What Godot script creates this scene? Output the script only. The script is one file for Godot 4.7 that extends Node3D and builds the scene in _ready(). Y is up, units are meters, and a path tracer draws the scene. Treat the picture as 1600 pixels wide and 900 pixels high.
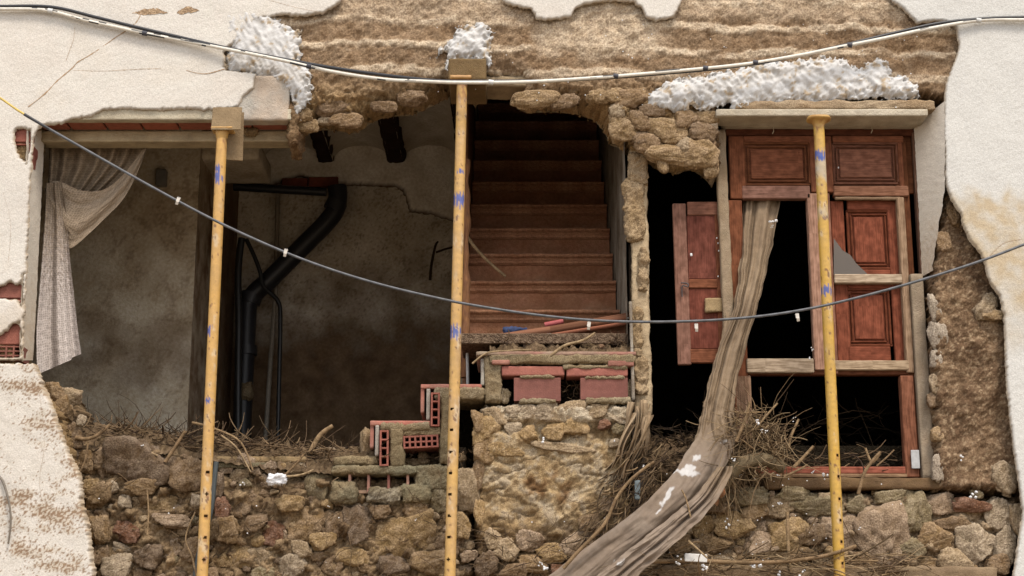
extends Node3D
# A flood-wrecked house front, seen from the street. x runs along the facade, y up, z out towards the street; the facade plaster is the plane z = 0.
# The survey station: what was measured from the street is turned into metres with at(across, down, depth).
const EYE := Vector3(0, 1.6, 7.35)
const TILT := 13.8
const FOCAL := 2500.0
var gaze: Basis
var rng := RandomNumberGenerator.new()
var na := FastNoiseLite.new()      # medium lumps
var nb := FastNoiseLite.new()      # fine grain
var nc := FastNoiseLite.new()      # cells
var nd := FastNoiseLite.new()      # broad, slow
var M := {}
var taken := {}

# ---------------------------------------------------------------- survey
func at(across: float, down: float, z: float) -> Vector3:
	var d := gaze * Vector3((across - 800.0) / FOCAL, (450.0 - down) / FOCAL, -1.0)
	return EYE + d * ((z - EYE.z) / d.z)

func unit(z: float) -> float:       # metres per survey unit at that depth
	return (EYE.z - z) / cos(deg_to_rad(TILT)) / FOCAL

func outline(p: Array, z: float) -> PackedVector2Array:
	var r := PackedVector2Array()
	for q in p:
		var w := at(q[0], q[1], z)
		r.append(Vector2(w.x, w.y))
	return r

func path(p: Array, dz := 0.0) -> PackedVector3Array:   # [[across, down, z], ...]
	var r := PackedVector3Array()
	for q in p:
		r.append(at(q[0], q[1], q[2] + dz))
	return r

func smooth_path(p: PackedVector3Array, n: int) -> PackedVector3Array:
	var r := PackedVector3Array()
	var m := p.size() - 1
	for i in n + 1:
		var t := float(i) / n * m
		var k := mini(int(t), m - 1)
		var f := t - k
		r.append(p[k].cubic_interpolate(p[k + 1], p[maxi(k - 1, 0)], p[mini(k + 2, m)], f))
	return r

# ---------------------------------------------------------------- nodes
func numbered(called: String) -> String:
	if not taken.has(called):
		taken[called] = 0
		return called
	taken[called] += 1
	return "%s_%03d" % [called, taken[called]]

func tag(o: Node, label: String, category: String, group := "", kind := "") -> Node:
	o.set_meta("label", label)
	o.set_meta("category", category)
	if group: o.set_meta("group", group)
	o.set_meta("kind", kind if kind else "thing")
	return o

func thing(called: String, label: String, category: String, where := Vector3.ZERO, group := "") -> Node3D:
	var o := Node3D.new()
	o.name = numbered(called)
	add_child(o)
	o.position = where
	tag(o, label, category, group)
	return o

# a mesh given in metres of the place; hung under its thing
func part(called: String, mesh: Mesh, m: Material, parent: Node3D = self, kind := "") -> MeshInstance3D:
	var o := MeshInstance3D.new()
	o.mesh = mesh
	o.material_override = m
	if parent == self:
		o.name = numbered(called)
		add_child(o)
	else:
		o.name = called
		parent.add_child(o, true)
		var off := Vector3.ZERO
		var q: Node = parent
		while q != self:
			off += q.position
			q = q.get_parent()
		o.position = -off
	if kind: o.set_meta("kind", kind)
	return o

func structure(called: String, mesh: Mesh, m: Material) -> MeshInstance3D:
	return part(called, mesh, m, self, "structure")

# ---------------------------------------------------------------- mesh makers
func finish(v: PackedVector3Array, idx: PackedInt32Array, c: PackedColorArray, uv := PackedVector2Array()) -> ArrayMesh:
	var a := []
	a.resize(Mesh.ARRAY_MAX)
	a[Mesh.ARRAY_VERTEX] = v
	a[Mesh.ARRAY_INDEX] = idx
	a[Mesh.ARRAY_COLOR] = c
	if uv.size(): a[Mesh.ARRAY_TEX_UV] = uv
	var st := SurfaceTool.new()
	st.create_from_arrays(a)
	st.generate_normals()
	return st.commit()

# A relief: a sheet of depth zf(x, y, d) over an outline (d = metres inside its broken edge); colour cf(x, y, d, z).
func sheet(outer: PackedVector2Array, cuts: Array, step: float, rough: float, zf: Callable, cf: Callable, ruffle := 0.0) -> ArrayMesh:
	var R := 0.14
	var sa := PackedVector2Array()
	var sb := PackedVector2Array()
	for ring in [outer] + cuts:
		for i in ring.size():
			sa.append(ring[i])
			sb.append(ring[(i + 1) % ring.size()])
	var lo := outer[0]
	var hi := outer[0]
	for p in outer:
		lo = lo.min(p)
		hi = hi.max(p)
	lo -= Vector2(step, step) * 2
	hi += Vector2(step, step) * 2
	var nx := int((hi.x - lo.x) / step) + 2
	var ny := int((hi.y - lo.y) / step) + 2
	var D := PackedFloat32Array()
	D.resize(nx * ny)
	var ns := sa.size()
	for j in ny:
		var y := lo.y + j * step
		var xs := []
		var near := PackedInt32Array()
		for s in ns:
			var ay := sa[s].y
			var by := sb[s].y
			if (ay > y) != (by > y):
				xs.append(sa[s].x + (y - ay) / (by - ay) * (sb[s].x - sa[s].x))
			if minf(ay, by) < y + R and maxf(ay, by) > y - R:
				near.append(s)
		xs.sort()
		var k := 0
		for i in nx:
			var x := lo.x + i * step
			while k < xs.size() and xs[k] < x: k += 1
			var best := R * R
			for s in near:
				var a := sa[s]
				var b := sb[s]
				if minf(a.x, b.x) > x + R or maxf(a.x, b.x) < x - R: continue
				var e := b - a
				var q := Vector2(x, y) - a
				var t := clampf(q.dot(e) / maxf(e.length_squared(), 1e-9), 0.0, 1.0)
				best = minf(best, (q - e * t).length_squared())
			var d := sqrt(best) * (1.0 if k % 2 == 1 else -1.0)
			if rough > 0.0 and absf(d) < 0.1:
				d += rough * (na.get_noise_2d(x * 3.0, y * 3.0) + 0.7 * nb.get_noise_2d(x * 1.5, y * 1.5))
			D[j * nx + i] = d
	var ids := PackedInt32Array()
	ids.resize(nx * ny)
	ids.fill(-1)
	var v := PackedVector3Array()
	var c := PackedColorArray()
	for j in range(1, ny - 1):
		for i in range(1, nx - 1):
			var o := j * nx + i
			var d := D[o]
			var x := lo.x + i * step
			var y := lo.y + j * step
			if d <= 0.0:
				if d < -3.0 * step: continue
				if not (D[o - 1] > 0 or D[o + 1] > 0 or D[o - nx] > 0 or D[o + nx] > 0 or D[o - nx - 1] > 0 or D[o - nx + 1] > 0 or D[o + nx - 1] > 0 or D[o + nx + 1] > 0): continue
				var g := Vector2(D[o + 1] - D[o - 1], D[o + nx] - D[o - nx])
				if g.length() > 1e-6:
					g = g.normalized() * minf(-d, step * 1.5)
					x += g.x
					y += g.y
				d = 0.0
			var z: float = zf.call(x, y, d)
			ids[o] = v.size()
			v.append(Vector3(x, y, z))
			c.append(cf.call(x, y, d, z))
	var idx := PackedInt32Array()
	for j in range(1, ny - 2):
		for i in range(1, nx - 2):
			var o := j * nx + i
			var p := ids[o]
			var q := ids[o + 1]
			var r := ids[o + nx + 1]
			var s := ids[o + nx]
			if D[o] <= 0 and D[o + 1] <= 0 and D[o + nx] <= 0 and D[o + nx + 1] <= 0: continue
			if p >= 0 and q >= 0 and r >= 0: idx.append_array([p, r, q])
			if p >= 0 and r >= 0 and s >= 0: idx.append_array([p, s, r])
	if ruffle > 0.0:        # crumble the skin along its own normals
		var a := finish(v, idx, c).surface_get_arrays(0)
		var w: PackedVector3Array = a[Mesh.ARRAY_VERTEX]
		var n: PackedVector3Array = a[Mesh.ARRAY_NORMAL]
		for i in w.size():
			var p := w[i]
			w[i] = p + n[i] * ruffle * (na.get_noise_3d(p.x * 1.6, p.y * 1.6, p.z * 1.6) + 0.6 * nb.get_noise_3d(p.x, p.y, p.z))
		return finish(w, a[Mesh.ARRAY_INDEX], a[Mesh.ARRAY_COLOR])
	return finish(v, idx, c)

# a surface over (u, v) in 0..1
func surf(nu: int, nv: int, f: Callable, cf: Callable, uvf = null, skip = null) -> ArrayMesh:
	var v := PackedVector3Array()
	var c := PackedColorArray()
	var uv := PackedVector2Array()
	for j in nv + 1:
		for i in nu + 1:
			var a := float(i) / nu
			var b := float(j) / nv
			var p: Vector3 = f.call(a, b)
			v.append(p)
			c.append(cf.call(a, b, p))
			uv.append(uvf.call(a, b) if uvf != null else Vector2(a, b))
	var idx := PackedInt32Array()
	for j in nv:
		for i in nu:
			if skip != null and skip.call((i + 0.5) / nu, (j + 0.5) / nv): continue
			var p := j * (nu + 1) + i
			idx.append_array([p, p + 1, p + nu + 2, p, p + nu + 2, p + nu + 1])
	return finish(v, idx, c, uv)

# a rounded, worn block: sides cut into cells, pushed in and out by noise
func rough_box(centre: Vector3, size: Vector3, cell: float, round_by: float, amp: float, col: Color, col2: Color, basis := Basis.IDENTITY, freq := 1.0, most := 40) -> ArrayMesh:
	var h := size * 0.5
	var r := minf(round_by, minf(h.x, minf(h.y, h.z)))
	var v := PackedVector3Array()
	var c := PackedColorArray()
	var idx := PackedInt32Array()
	for f in 6:
		var ax := f / 2
		var sgn := 1.0 if f % 2 == 0 else -1.0
		var a1 := (ax + 1) % 3
		var a2 := (ax + 2) % 3
		var n1 := clampi(int(ceil(size[a1] / cell)), 1, most)
		var n2 := clampi(int(ceil(size[a2] / cell)), 1, most)
		var start := v.size()
		for j in n2 + 1:
			for i in n1 + 1:
				var p := Vector3.ZERO
				p[ax] = sgn * h[ax]
				p[a1] = lerpf(-h[a1], h[a1], float(i) / n1)
				p[a2] = lerpf(-h[a2], h[a2], float(j) / n2)
				var inner := Vector3(clampf(p.x, -h.x + r, h.x - r), clampf(p.y, -h.y + r, h.y - r), clampf(p.z, -h.z + r, h.z - r))
				var dir := p - inner
				dir = dir.normalized() if dir.length() > 1e-7 else Vector3.UP
				var w := centre + basis * p
				var n := na.get_noise_3d(w.x * freq, w.y * freq, w.z * freq) + 0.5 * nb.get_noise_3d(w.x * freq, w.y * freq, w.z * freq)
				v.append(centre + basis * (inner + dir * (r + amp * n)))
				c.append(col.lerp(col2, clampf(0.5 + 0.9 * nd.get_noise_3d(w.x * 3, w.y * 3, w.z * 3) + 0.35 * n, 0, 1)))
		for j in n2:
			for i in n1:
				var p := start + j * (n1 + 1) + i
				if sgn > 0: idx.append_array([p, p + n1 + 2, p + 1, p, p + n1 + 1, p + n1 + 2])
				else: idx.append_array([p, p + 1, p + n1 + 2, p, p + n1 + 2, p + n1 + 1])
	return finish(v, idx, c)

# a field stone: a ball of quads with flat breaks and pitted skin
func rock(centre: Vector3, size: Vector3, n: int, col: Color, col2: Color, turn := 0.0, angular := 0.5) -> ArrayMesh:
	var h := size * 0.5
	var seed_at := Vector3(rng.randf() * 50, rng.randf() * 50, rng.randf() * 50)
	var cuts := []
	for k in 9:
		cuts.append([Vector3(rng.randfn(), rng.randfn(), rng.randfn() * 0.6).normalized(), rng.randf_range(0.62, 1.05)])
	for k in 2:
		cuts.append([Vector3(rng.randf_range(-.5, .5), rng.randf_range(-.5, .5), 1).normalized(), rng.randf_range(0.6, 0.85)])
	var rot := Basis(Vector3(0, 0, 1), turn)
	var v := PackedVector3Array()
	var c := PackedColorArray()
	var idx := PackedInt32Array()
	var big := maxf(size.x, size.y)
	for f in 6:
		var ax := f / 2
		var sgn := 1.0 if f % 2 == 0 else -1.0
		var a1 := (ax + 1) % 3
		var a2 := (ax + 2) % 3
		var start := v.size()
		for j in n + 1:
			for i in n + 1:
				var p := Vector3.ZERO
				p[ax] = sgn
				p[a1] = tan((float(i) / n * 2.0 - 1.0) * PI / 4.0)
				p[a2] = tan((float(j) / n * 2.0 - 1.0) * PI / 4.0)
				var u := p.normalized()
				# between a ball and a block
				var r := lerpf(1.0, 1.0 / maxf(absf(u.x), maxf(absf(u.y), absf(u.z))), clampf(0.3 + 0.72 * angular, 0.0, 0.8))
				for q in cuts:
					var dt: float = u.dot(q[0])
					if dt > 0.05:
						var lim: float = q[1] / dt
						if lim < r: r = lerpf(r, lim, minf(1.0, angular + 0.45))
				var s := u * 1.3 + seed_at
				var n1 := nd.get_noise_3d(s.x * 1.0, s.y * 1.0, s.z * 1.0)
				var w := u * big * 0.5 + seed_at
				var n2 := na.get_noise_3d(w.x * 1.6, w.y * 1.6, w.z * 1.6)
				var n3 := nb.get_noise_3d(w.x * 1.4, w.y * 1.4, w.z * 1.4)
				r *= 1.0 + 0.10 * n1
				r += (0.013 * n2 * minf(1.0, big * 6.0) + 0.008 * n3 * minf(1.0, big * 9.0)) / maxf(big * 0.5, 0.02)
				v.append(centre + rot * (u * r * h))
				c.append(col.lerp(col2, clampf(0.45 + 0.9 * n1 + 0.6 * n2 + 0.25 * n3, 0, 1)))
		for j in n:
			for i in n:
				var p := start + j * (n + 1) + i
				if sgn > 0: idx.append_array([p, p + n + 2, p + 1, p, p + n + 1, p + n + 2])
				else: idx.append_array([p, p + 1, p + n + 2, p, p + n + 2, p + n + 1])
	return finish(v, idx, c)

func begin() -> SurfaceTool:
	var st := SurfaceTool.new()
	st.begin(Mesh.PRIMITIVE_TRIANGLES)
	return st

func face(st: SurfaceTool, pts: Array, inside: Vector3, col: Color, uvs = null) -> void:
	var n: Vector3 = (pts[1] - pts[0]).cross(pts[2] - pts[0])
	if n.length() < 1e-12: return
	n = n.normalized()
	var flip: bool = n.dot(pts[0] - inside) < 0
	if flip: n = -n
	for t in range(1, pts.size() - 1):
		for k in ([0, t, t + 1] if flip else [0, t + 1, t]):
			st.set_normal(n)
			st.set_color(col)
			if uvs != null: st.set_uv(uvs[k])
			else:
				var p: Vector3 = pts[k]
				st.set_uv(Vector2(p.x + p.z, p.y))
			st.add_vertex(pts[k])

# a block with chamfered edges; uv runs in metres along its longest side
func block(st: SurfaceTool, centre: Vector3, size: Vector3, col := Color.WHITE, basis := Basis.IDENTITY, ch := 0.003) -> void:
	var h := size * 0.5
	ch = minf(ch, minf(h.x, minf(h.y, h.z)) * 0.6)
	var long := size.max_axis_index()
	var o := Vector2(rng.randf(), rng.randf())
	var P := {}
	for sx in [-1, 1]:
		for sy in [-1, 1]:
			for sz in [-1, 1]:
				for ax in 3:
					var p := Vector3(sx * (h.x - ch), sy * (h.y - ch), sz * (h.z - ch))
					p[ax] += ch * [sx, sy, sz][ax]
					P[[sx, sy, sz, ax]] = p
	var put := func(keys: Array, ax: int) -> void:
		var pts := []
		var uvs := []
		for k in keys:
			var p: Vector3 = P[k]
			pts.append(centre + basis * p)
			var rest := [0, 1, 2]
			rest.erase(ax)
			var along: int = long if long != ax else rest[0]
			rest.erase(along)
			uvs.append(o + Vector2(p[rest[0]] + 0.37 * ax, p[along]))
		face(st, pts, centre, col, uvs)
	for ax in 3:
		var a1 := (ax + 1) % 3
		var a2 := (ax + 2) % 3
		for s in [-1, 1]:
			var ks := []
			for q in [[-1, -1], [1, -1], [1, 1], [-1, 1]]:
				var k := [0, 0, 0, ax]
				k[ax] = s
				k[a1] = q[0]
				k[a2] = q[1]
				ks.append(k)
			put.call(ks, ax)
		for s in [-1, 1]:               # the four chamfers along ax
			for t in [-1, 1]:
				var ks := []
				for q in [[-1, a1], [1, a1], [1, a2], [-1, a2]]:
					var k := [0, 0, 0, q[1]]
					k[ax] = q[0]
					k[a1] = s
					k[a2] = t
					ks.append(k)
				put.call(ks, a1)
	for sx in [-1, 1]:
		for sy in [-1, 1]:
			for sz in [-1, 1]:
				put.call([[sx, sy, sz, 0], [sx, sy, sz, 1], [sx, sy, sz, 2]], 2)

func one_block(centre: Vector3, size: Vector3, col := Color.WHITE, basis := Basis.IDENTITY, ch := 0.003) -> ArrayMesh:
	var st := begin()
	block(st, centre, size, col, basis, ch)
	return st.commit()

# the block that a survey rectangle on the plane z stands for
func rect_centre(x0: float, y0: float, x1: float, y1: float, z: float, depth: float) -> Vector3:
	return at((x0 + x1) / 2, (y0 + y1) / 2, z) - Vector3(0, 0, depth / 2)

func rect_size(x0: float, y0: float, x1: float, y1: float, z: float, depth: float) -> Vector3:
	var ym := (y0 + y1) / 2
	return Vector3(at(x1, ym, z).x - at(x0, ym, z).x, at(x0, y0, z).y - at(x0, y1, z).y, depth)

func plank(called: String, parent: Node3D, r: Array, z: float, depth: float, col: Color, m: Material, ch := 0.004, tilt := 0.0) -> MeshInstance3D:
	return part(called, one_block(rect_centre(r[0], r[1], r[2], r[3], z, depth), rect_size(r[0], r[1], r[2], r[3], z, depth), col, Basis(Vector3(0, 0, 1), tilt), ch), m, parent)

func lump(called: String, parent: Node3D, r: Array, z: float, depth: float, amp: float, col: Color, col2: Color, m: Material, round_by := 0.012, tilt := 0.0, cell := 0.009) -> MeshInstance3D:
	if m == M.mortar:
		amp *= 1.7
		round_by *= 1.3
		cell *= 0.75
	return part(called, rough_box(rect_centre(r[0], r[1], r[2], r[3], z, depth), rect_size(r[0], r[1], r[2], r[3], z, depth), cell, round_by, amp, col, col2, Basis(Vector3(0, 0, 1), tilt), 1.5 if m == M.mortar else 1.0), m, parent)

func tube(st: SurfaceTool, p: PackedVector3Array, r0: float, r1: float, sides: int, col: Color, col2 = null, cap := true) -> void:
	var n := p.size()
	var rings := []
	var side := Vector3.ZERO
	for i in n:
		var t := (p[mini(i + 1, n - 1)] - p[maxi(i - 1, 0)]).normalized()
		if side == Vector3.ZERO:
			side = t.cross(Vector3(0.3, 0.2, 0.93)).normalized()
			if side.length() < 0.5: side = t.cross(Vector3.UP).normalized()
		side = (side - t * side.dot(t)).normalized()
		var up := t.cross(side)
		var r := lerpf(r0, r1, float(i) / (n - 1))
		var ring := []
		for k in sides:
			var a := TAU * k / sides
			var nn := side * cos(a) + up * sin(a)
			ring.append([p[i] + nn * r, nn])
		rings.append(ring)
	for i in n - 1:
		var ca: Color = col if col2 == null else col.lerp(col2, 0.5 + 0.5 * sin(i * 1.7 + p[0].x * 40.0))
		for k in sides:
			var a = rings[i][k]
			var b = rings[i][(k + 1) % sides]
			var c = rings[i + 1][(k + 1) % sides]
			var d = rings[i + 1][k]
			for q in [a, c, b, a, d, c]:
				st.set_normal(q[1])
				st.set_color(ca)
				st.set_uv(Vector2(float(k) / sides, i * 0.1))
				st.add_vertex(q[0])
	if cap:
		for e in [0, n - 1]:
			var pts := []
			for k in sides: pts.append(rings[e][k][0])
			face(st, pts, p[1] if e == 0 else p[n - 2], col)

func one_tube(p: PackedVector3Array, r0: float, r1: float, sides: int, col: Color, col2 = null) -> ArrayMesh:
	var st := begin()
	tube(st, p, r0, r1, sides, col, col2)
	return st.commit()

# ---------------------------------------------------------------- textures and materials
func tone(size: int, layers: Array, lo: Color, hi: Color, gain := 1.0, spot := 0.0, spot_col := Color.BLACK, sd := 1) -> ImageTexture:
	var sum := PackedFloat32Array()
	sum.resize(size * size)
	var total := 0.0
	for l in layers:
		var n := FastNoiseLite.new()
		n.seed = sd
		sd += 1
		n.frequency = l[0]
		n.fractal_octaves = l[1]
		n.noise_type = l[2]
		var b := n.get_seamless_image(size, size).get_data()
		var w: float = l[3] / 255.0
		total += l[3]
		for i in size * size: sum[i] += b[i] * w
	var sb := PackedByteArray()
	if spot > 0.0:
		var n := FastNoiseLite.new()
		n.seed = sd + 20
		n.frequency = 0.11
		n.fractal_octaves = 3
		sb = n.get_seamless_image(size, size).get_data()
	var out := PackedByteArray()
	out.resize(size * size * 3)
	for i in size * size:
		var t := clampf(0.5 + (sum[i] / total - 0.5) * gain, 0.0, 1.0)
		var c := lo.lerp(hi, t)
		if spot > 0.0 and sb[i] / 255.0 < spot: c = c.lerp(spot_col, 0.75)
		out[i * 3] = int(c.r * 255)
		out[i * 3 + 1] = int(c.g * 255)
		out[i * 3 + 2] = int(c.b * 255)
	return ImageTexture.create_from_image(Image.create_from_data(size, size, false, Image.FORMAT_RGB8, out))

func streaks(size: int, stretch: float, lo: Color, hi: Color, gain: float, sd: int) -> ImageTexture:
	var n := FastNoiseLite.new()
	n.seed = sd
	n.frequency = 0.05
	n.fractal_octaves = 4
	var im := Image.create(size, size, false, Image.FORMAT_RGB8)
	for y in size:
		for x in size:
			var wob := n.get_noise_2d(x * 0.2, y * 0.2 / stretch * 4.0) * 14.0
			var t := clampf(0.5 + gain * n.get_noise_2d((x + wob) * 2.2, y * 2.0 / stretch), 0, 1)
			t = clampf(t * 0.75 + 0.25 + 0.5 * n.get_noise_2d(x * 0.35 + 300.0, y * 0.22), 0, 1)
			im.set_pixel(x, y, lo.lerp(hi, t))
	return ImageTexture.create_from_image(im)

func mat(called: String, t: Texture2D, scale: float, rough: float, bump: Texture2D = null, height := 0.0, tri := true, spec := 0.35) -> StandardMaterial3D:
	var m := StandardMaterial3D.new()
	m.resource_name = called
	m.vertex_color_use_as_albedo = true
	m.roughness = rough
	m.metallic_specular = spec
	if t: m.albedo_texture = t
	if bump:
		m.heightmap_enabled = true
		m.heightmap_texture = bump
		m.heightmap_scale = height
	if tri:
		m.uv1_triplanar = true
		m.uv1_world_triplanar = true
	m.uv1_scale = Vector3(scale, scale, scale)
	M[called] = m
	return m

func grey(v: float) -> Color:
	return Color(v, v, v)

func make_materials() -> void:
	var S := FastNoiseLite.TYPE_SIMPLEX_SMOOTH
	var V := FastNoiseLite.TYPE_CELLULAR
	var grain := tone(1024, [[0.006, 4, S, 0.5], [0.09, 3, S, 0.5], [0.25, 1, S, 0.5]], grey(0.76), grey(1.0), 1.8, 0.0, Color.BLACK, 3)
	var earth := tone(1024, [[0.008, 3, S, 0.35], [0.038, 3, S, 1.0], [0.11, 2, S, 0.6], [0.05, 2, V, 0.35]], Color(0.56, 0.52, 0.49), Color(1.0, 0.985, 0.95), 2.1, 0.0, Color.BLACK, 9)
	var bumpy := tone(1024, [[0.03, 3, S, 0.6], [0.12, 3, S, 0.7], [0.05, 2, V, 0.5]], grey(0), grey(1), 1.3, 0.0, Color.BLACK, 19)
	var fine := tone(512, [[0.06, 3, S, 0.5], [0.22, 2, S, 0.6]], grey(0), grey(1), 1.3, 0.0, Color.BLACK, 29)
	var dirt := tone(1024, [[0.005, 3, S, 0.5], [0.05, 4, S, 0.5], [0.2, 2, S, 0.3]], Color(0.5, 0.45, 0.38), grey(1.0), 2.0, 0.0, Color.BLACK, 39)
	var soft := tone(1024, [[0.005, 3, S, 0.5], [0.05, 4, S, 0.5], [0.2, 2, S, 0.3]], Color(0.78, 0.74, 0.68), grey(1.0), 1.8, 0.0, Color.BLACK, 49)
	var render_coat := tone(1024, [[0.006, 3, S, 0.12], [0.07, 3, S, 0.4], [0.2, 2, S, 0.8]], grey(0.84), grey(1.0), 2.0, 0.0, Color.BLACK, 77)
	mat("plaster", render_coat, 0.9, 0.95, fine, 0.16, true, 0.2)
	mat("earth", earth, 1.9, 1.0, bumpy, 0.6, true, 0.15)
	mat("stone", earth, 2.3, 0.95, bumpy, 0.9, true, 0.2)
	mat("mortar", earth, 3.1, 1.0, fine, 0.7, true, 0.15)
	mat("concrete", grain, 1.7, 0.95, fine, 0.4, true, 0.2)
	mat("foam", grain, 2.3, 0.85, bumpy, 0.12, true, 0.3)
	mat("brick", grain, 2.9, 0.9, fine, 0.2, true, 0.25)
	mat("dirty_wall", soft, 0.7, 0.95, fine, 0.35, true, 0.2)
	mat("mud", earth, 0.9, 1.0, bumpy, 1.2, true, 0.15)
	mat("twig", earth, 4.0, 0.95, null, 0.0, true, 0.2)
	var wood := streaks(512, 22.0, Color(0.62, 0.60, 0.58), Color(1, 1, 1), 0.55, 5)
	var worn := streaks(512, 26.0, Color(0.68, 0.65, 0.62), Color(1, 1, 1), 1.1, 8)
	mat("wood", wood, 2.6, 0.75, wood, 0.025, false, 0.15)
	mat("worn_wood", worn, 2.6, 0.9, worn, 0.06, false, 0.25)
	mat("timber", grain, 1.6, 0.95, fine, 0.35, true, 0.2)
	mat("paint", grain, 2.1, 0.5, null, 0.0, true, 0.45)
	M.paint.uv1_scale = Vector3(5, 5, 5)
	mat("rubber", grain, 3.0, 0.45, null, 0.0, true, 0.45)
	mat("plastic", grain, 4.0, 0.6, null, 0.0, true, 0.4)
	mat("cloth", grain, 4.0, 0.95, fine, 0.06, true, 0.2)
	mat("tile", dirt, 2.0, 0.75, null, 0.0, true, 0.3)
	# open-work curtain net: threads, with printed sprigs
	var im := Image.create(256, 256, false, Image.FORMAT_RGB8)
	for y in 256:
		for x in 256:
			var wx := x + 2.0 * sin(y * 0.15)
			var wy := y + 2.0 * sin(x * 0.12)
			var line := maxf(1.0 - absf(fposmod(wx, 16.0) - 8.0) / 2.6, 1.0 - absf(fposmod(wy, 16.0) - 8.0) / 2.6)
			var cx := fposmod(x, 64.0) - 32.0
			var cy := fposmod(y + (32 if int(x / 64.0) % 2 == 1 else 0), 64.0) - 32.0
			var rr := sqrt(cx * cx + cy * cy)
			var ring := 1.0 - absf(rr - 15.0 - 4.0 * sin(atan2(cy, cx) * 5.0)) / 3.0
			var t := clampf(maxf(line * 0.8, ring), 0, 1)
			im.set_pixel(x, y, grey(0.72 + 0.28 * t + 0.06 * nb.get_noise_2d(x * .1, y * .1)))
	mat("lace", ImageTexture.create_from_image(im), 5.5, 0.95, null, 0.0, false, 0.15)
	M.lace.backlight_enabled = true
	M.lace.backlight = Color(0.25, 0.24, 0.22)
	var g := StandardMaterial3D.new()
	g.resource_name = "glass"
	g.transparency = BaseMaterial3D.TRANSPARENCY_ALPHA
	g.albedo_color = Color(0.34, 0.31, 0.28, 0.78)
	g.roughness = 0.6
	M.glass = g

func mark(x: float, y: float, z := 0.0) -> Vector2:      # survey coordinates of a point of the facade
	var v := gaze.inverse() * (Vector3(x, y, z) - EYE)
	return Vector2(800.0 - v.x / v.z * FOCAL, 450.0 + v.y / v.z * FOCAL)

func bump01(t: float, a: float, b: float) -> float:
	return smoothstep(a, b, t)

func mix3(a: Color, b: Color, t: float) -> Color:
	return a.lerp(b, clampf(t, 0.0, 1.0))

const CREAM := Color(0.565, 0.525, 0.47)
const EARTH := Color(0.31, 0.217, 0.138)
const LIME := Color(0.74, 0.625, 0.48)
const OCHRE := Color(0.46, 0.33, 0.18)
const MORTAR := Color(0.36, 0.29, 0.185)
const MORTAR2 := Color(0.25, 0.21, 0.135)
const REDWOOD := Color(0.18, 0.068, 0.036)
const WORN := Color(0.36, 0.27, 0.18)
const CLAY := Color(0.235, 0.10, 0.075)

# ---------------------------------------------------------------- light and air
func _ready() -> void:
	gaze = Basis(Vector3.RIGHT, deg_to_rad(TILT))
	rng.seed = 20241
	for q in [[na, 8.0, 3, 1], [nb, 38.0, 2, 2], [nc, 15.0, 1, 3], [nd, 1.6, 3, 4]]:
		q[0].frequency = q[1]
		q[0].fractal_octaves = q[2]
		q[0].seed = q[3]
		q[0].noise_type = FastNoiseLite.TYPE_SIMPLEX_SMOOTH
	nc.noise_type = FastNoiseLite.TYPE_CELLULAR
	nc.cellular_return_type = FastNoiseLite.RETURN_DISTANCE2_SUB
	var cam := Camera3D.new()
	cam.name = "camera"
	cam.fov = rad_to_deg(2.0 * atan(450.0 / FOCAL))
	cam.position = EYE
	cam.basis = gaze
	cam.far = 600.0
	cam.near = 0.05
	add_child(cam)
	cam.current = true
	var env := Environment.new()
	var sky := Sky.new()
	var pm := ProceduralSkyMaterial.new()
	pm.sky_top_color = Color(0.78, 0.80, 0.84)
	pm.sky_horizon_color = Color(0.87, 0.87, 0.87)
	pm.sky_curve = 0.2
	pm.ground_bottom_color = Color(0.34, 0.31, 0.27)
	pm.ground_horizon_color = Color(0.62, 0.6, 0.57)
	pm.sky_energy_multiplier = 1.0
	sky.sky_material = pm
	env.background_mode = Environment.BG_SKY
	env.sky = sky
	env.tonemap_mode = Environment.TONE_MAPPER_LINEAR
	env.tonemap_exposure = 2.8
	env.sdfgi_enabled = true
	env.ssao_enabled = true
	env.ssil_enabled = true
	var we := WorldEnvironment.new()
	we.name = "air"
	we.environment = env
	add_child(we)
	var sun := DirectionalLight3D.new()
	sun.name = "sun"
	sun.light_energy = 0.5
	sun.light_angular_distance = 18.0
	sun.light_color = Color(1.0, 0.96, 0.91)
	sun.shadow_enabled = true
	sun.rotation_degrees = Vector3(-58, 24, 0)
	add_child(sun)
	make_materials()
	street()
	facade()
	rooms()
	stairs()
	lintels()
	rubble()
	brick_steps()
	window()
	cloths()
	props()
	cables()
	litter()

func street() -> void:
	var st := begin()
	face(st, [Vector3(-300, 0, -300), Vector3(300, 0, -300), Vector3(300, 0, 300), Vector3(-300, 0, 300)], Vector3(0, -1, 0), Color(0.50, 0.42, 0.32))
	tag(structure("ground", st.commit(), M.mud), "muddy street ground before the ruined house", "ground", "", "structure")

# ---------------------------------------------------------------- the facade
func near_path(p: Vector2, q: PackedVector2Array) -> float:
	var best := 9.0
	for i in q.size() - 1:
		best = minf(best, p.distance_to(Geometry2D.get_closest_point_to_segment(p, q[i], q[i + 1])))
	return best

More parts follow.
